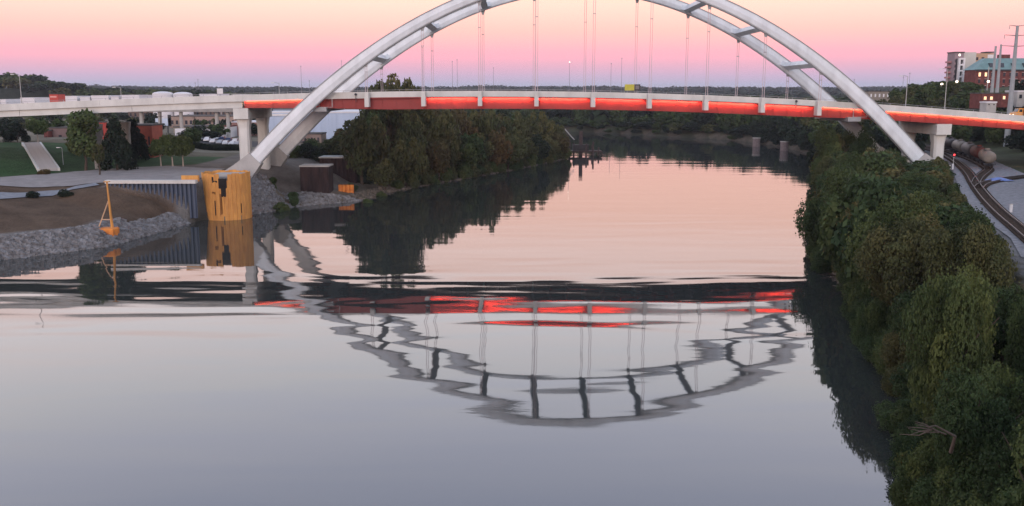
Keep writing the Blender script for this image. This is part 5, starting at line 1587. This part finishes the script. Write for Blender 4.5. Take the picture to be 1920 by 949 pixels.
# --- left bank wood
def leftwood(x, y):
    d = x - shoreL(y)
    return -46 < d < -1.5 and not (y < 262 and x < -45) and not (x < -52 and y < 300) and not (y < 256 and d < -6) and not (y < 274 and x < -43) and not (y < 262 and x < -37)
count = {}
for x, y in sorted(scatter(leftwood, -62, 24, 244, 402, 6.6, 4000), key=lambda p: p[1]):
    d = shoreL(y) - x
    g0 = ground(x, y)
    topmax = interp(y, [244, 256, 262, 300, 340, 400], [13, 15, 25.5, 25.5, 24, 20.5]) 
    top = topmax - rng.uniform(0, 4) - (8 if d < 5 else 0)
    if x < -44: top = min(top, 16 + rng.uniform(-2, 2))
    autumn = interp(y, [250, 330, 400], [.5, .7, .9])
    me_ = rng.choice([MID[3], MID[3], MID[4], MID[2]]) if rng.random() < autumn else rng.choice([MID[0], MID[1], MID[2], MID[5]])
    row = 'on the muddy shore' if d < 5.5 else ('in the front wood' if d < 16 else 'deep in the wood')
    count[row] = count.get(row, 0) + 1
    lab = '%s tree, %s %s counting from the rusty blocks' % ('rust tinged' if me_ is MID[4] else 'olive' if me_ in (MID[2], MID[3]) else 'dark' if me_ is MID[5] else 'green', ordn(count[row]), row)
    g_ = 'trees of the left bank wood'
    tree(x, y, max(top, g0 + 3.5), rng.uniform(3.8, 5.8), me_, lab, g_, low=0.03 if d < 12 else .08)
for k, (x, y) in enumerate(sorted(scatter(lambda x, y: 0.2 < shoreL(y) - x < 6, -50, 24, 266, 396, 3.0, 6000), key=lambda p: p[1])):
    shrub(x, y, rng.uniform(1.6, 2.8), rng.uniform(1.6, 3.4), rng.choice([MID[0], MID[2], MID[3], MID[1]]), '%s bush along the left shore, counting away from the rusty blocks' % ordn(k + 1), 'bushes along the left shore')
for px, py, Y, rad, lab in ((730, 146, 292, 4.6, 'tall thin leaved tree rising above the deck behind the left hangers'), (757, 152, 300, 3.6, 'second thin tree above the deck, right of the tallest'), (705, 156, 288, 3.4, 'thin tree above the deck close to the far arch'),
                            (770, 156, 305, 2.8, 'slim tree tip above the deck at the right end of its clump'), (672, 212, 285, 5.0, 'thin leaved tree in front of the pale blue warehouse'), (655, 236, 278, 4.0, 'small sparse tree in front of the warehouse near the rusty block')):
    x, z = atY(px, py, Y)
    tree(x, Y, z + (2.4 if py < 200 else 0), rad * (1.45 if py < 200 else 1.15), (MID[3] if px % 2 == 0 else MID[2]) if py < 200 else SPARSE[rng.randrange(2)], lab, low=0.3 if py < 200 else .15)
for k, (x, y) in enumerate(sorted(scatter(lambda x, y: y > 271 or x > -44, -64, -38, 262, 286, 3.2, 260))):
    g0 = ground(x, y)
    if g0 < 2: continue
    shrub(x, y, 3.0, rng.uniform(2.2, 3.6), MID[5] if rng.random() < .7 else MID[0], '%s dark bush from the left behind the rusty blocks' % ordn(k + 1), 'bushes around the rusty blocks')
for px, py, lab in ((527, 352, 'green bush on the rubble below the arch foot'), (512, 340, 'small bush high on the rubble slope'), (548, 345, 'bright green bush left of the tall rusty block'), (552, 318, 'tall green shrub touching the tall rusty block'), (655, 330, 'bush beside the orange panel'), (540, 365, 'low bush near the water below the arch foot'), (690, 340, 'yellow green bush right of the rusty blocks'), (715, 330, 'leafy bush on the shore under the wood')):
    z = 5.5
    x, y = atZ(px, py, z)
    shrub(x, y, rng.uniform(1.5, 2.4), rng.uniform(1.2, 2.4), MID[0] if px % 2 else COLU, lab, None)
# --- park trees on the left lawn
pk = [(30, 231, 275, 20, CONE, 3.4, 'very dark bushy tree at the far left of the lawn top', .04), (12, 240, 275, 22, DARKR, 2.6, 'small dark tree at the left picture edge on the lawn', .04),
      (67, 217, 275, 23, PARK, 3.5, 'light green round tree with pale trunk above the stairs', .22), (152, 207, 224, 20, COLU, 5.2, 'tall grey green tree right of the stairs, taller than its neighbours', .28),
      (138, 236, 250, 16, COLU, 3.0, 'lower green tree at the left foot of the tall grey green one', .05), (214, 224, 226, 14, CONE, 4.2, 'broad dark conifer in front of the red brick hall', .02), (246, 226, 252, 14, CONE, 4.4, 'second dark conifer hiding the red brick hall', .02),
      (230, 232, 262, 14, DARKR, 3.2, 'dark round tree squeezed between the two conifers', .02), (298, 250, 238, 5, PARK, 3.0, 'left one of three light green promenade trees with white trunks', .2), (320, 248, 238, 5, PARK, 3.2, 'middle one of three light green promenade trees with white trunks', .2),
      (340, 250, 240, 5, PARK, 2.8, 'right one of three light green promenade trees with white trunks', .2), (182, 262, 214, 0, SPARSE[0], 1.7, 'thin brownish sapling on the slope edge in front of the lawn', .2)]
for px, py, Y, _b, me_, rad, lab, low in pk:
    x, z = atY(px, py, Y)
    tree(x, Y, z, rad, me_, lab, low=low, trunk=TRUNK_PALE if me_ is PARK else None, name='park_tree')
for px, py, Y, rad, lab in ((365, 238, 330, 4.6, 'dark round tree left in the pair beside the car park'), (392, 243, 332, 4.0, 'dark round tree right in the pair beside the car park'), (350, 246, 322, 3.2, 'small dark tree left of the car park pair')):
    x, z = atY(px, py, Y); tree(x, Y, z, rad, DARKR, lab, low=.05)
hg_ = thing('hedge', 'long dark hedge between the promenade and the car park', 'hedge', (-95, 300, 10))
for k in range(16):
    x, _ = atY(345 + k * 7, 280, 300)
    c_ = bpy.data.objects.new('foliage', MID[5]); col.objects.link(c_); c_.parent = hg_
    c_.location = (x + 95, rng.uniform(-.5, .5), ground(x, 300) - 10 + .8); c_.scale = (1.6, 1.3, 1.3)
for px, py, lab in ((122, 352, 'dark shrub on the slope under the stairs'), (85, 333, 'reddish shrub at the bottom of the stairs'), (60, 355, 'low dark bush on the slope left of the stairs')):
    x, y = atZ(px, py, 8.2); shrub(x, y, 1.5, .9, MID[4] if px == 85 else MID[5], lab, None)
for px, Y, lab in ((232, 232, 'thin grey park lamp on the lawn edge'), (118, 232, 'small park lamp right of the stairs foot')):
    x, _ = atY(px, 300, Y); g0 = ground(x, Y)
    lamp_post(x, Y, g0, g0 + 4.2, lab, 'park_lamp', arm=.8, r0=.07)
# --- scattered town trees on the left plain
stuff_ = []
for x, y in scatter(lambda x, y: x < -62 and x / y > -0.66 and not (-150 < x < -84 and 312 < y < 356), -420, -40, 300, 640, 22, 1500):
    px = 960 + F * x / (y * math.cos(PITCH))
    if 495 < px < 700 and y < 400: continue
    g0 = ground(x, y)
    stuff_.append((x, y, min(g0 + rng.uniform(4, 7), 21), rng.uniform(3, 5), rng.choice(FAR)))
mass('town_trees', 'small street trees among the low buildings under the left approach', stuff_)
# --- left hill trees
stuff_ = []
for x, y in scatter(lambda x, y: x / y > -0.70, -800, -260, 740, 1100, 19, 6000):
    g0 = ground(x, y)
    px = 960 + F * x / (y * math.cos(PITCH))
    lim = H + (172 - np.interp(px, [0, 25, 45, 60, 80, 100, 130, 160, 200, 330], [138, 132, 143, 137, 146, 152, 153, 161, 165, 167])) / F * y
    top = min(g0 + rng.uniform(12, 18), lim + rng.uniform(-2, 1))
    if top - g0 < 4: continue
    stuff_.append((x, y, top, rng.uniform(9, 14), rng.choice(FAR)))
print('hill', len(stuff_))
mass('hill_trees', 'hazy green trees on the wooded hill above the left approach', stuff_)
# distant woods as one mass
def woods(name, label, pts, rad, hgt, nl, m):
    Ps, Ns, Ts = [], [], []
    z = ground_many(pts)
    for (x, y), zz in zip(pts, z):
        k = y / 1500
        d = nr.normal(size=(nl, 3)); d[:, 2] = np.abs(d[:, 2]); d /= np.linalg.norm(d, axis=1)[:, None]
        s = nr.uniform(.6, 1.3)
        Ps.append(np.array([x, y, zz]) + d * np.array([rad * k, rad * k, hgt * s]) * nr.uniform(.7, 1.1, (nl, 1)))
        Ns.append(d); Ts.append(np.tile([nr.rand(), nr.rand()], (nl, 1)))
    me = leaves(np.concatenate(Ps), np.concatenate(Ns), rad * .3, np.concatenate(Ts), name, m, .8)
    o = bpy.data.objects.new(name, me); col.objects.link(o); tag(o, label, kind='stuff')
pp = [(rng.uniform(-1, 1) * 0.64 * y, y) for y in [rng.uniform(1150, 4200) for _ in range(2600)]]
woods('distant_woods', 'far off wooded ridge along the horizon', pp, 22, 13, 34, lf_dark)
pp = [(x, y) for x, y in [(rng.uniform(-350, 500), rng.uniform(650, 1150)) for _ in range(900)] if ground(x, y) > 3 and (x > -200 or y > 900)]
woods('river_bend_woods', 'woods on the plain beyond the river bend', pp, 14, 12, 40, lf_green)

# ------------------------------------------------------------------ haze
hm = bpy.data.materials.new('haze_air'); hm.use_nodes = True
ht = hm.node_tree; ht.nodes.clear()
pv = ht.nodes.new('ShaderNodeVolumePrincipled'); pv.inputs['Color'].default_value = (0.80, 0.84, 0.95, 1); pv.inputs['Density'].default_value = 0.00007; pv.inputs['Anisotropy'].default_value = 0.0
ho_ = ht.nodes.new('ShaderNodeOutputMaterial'); ht.links.new(pv.outputs[0], ho_.inputs['Volume'])
mb = MB(); mb.box(-5400, 5400, -450, 9400, -8, 78)
o = mb.build('haze', hm); tag(o, 'thin evening haze over the river valley', kind='stuff')
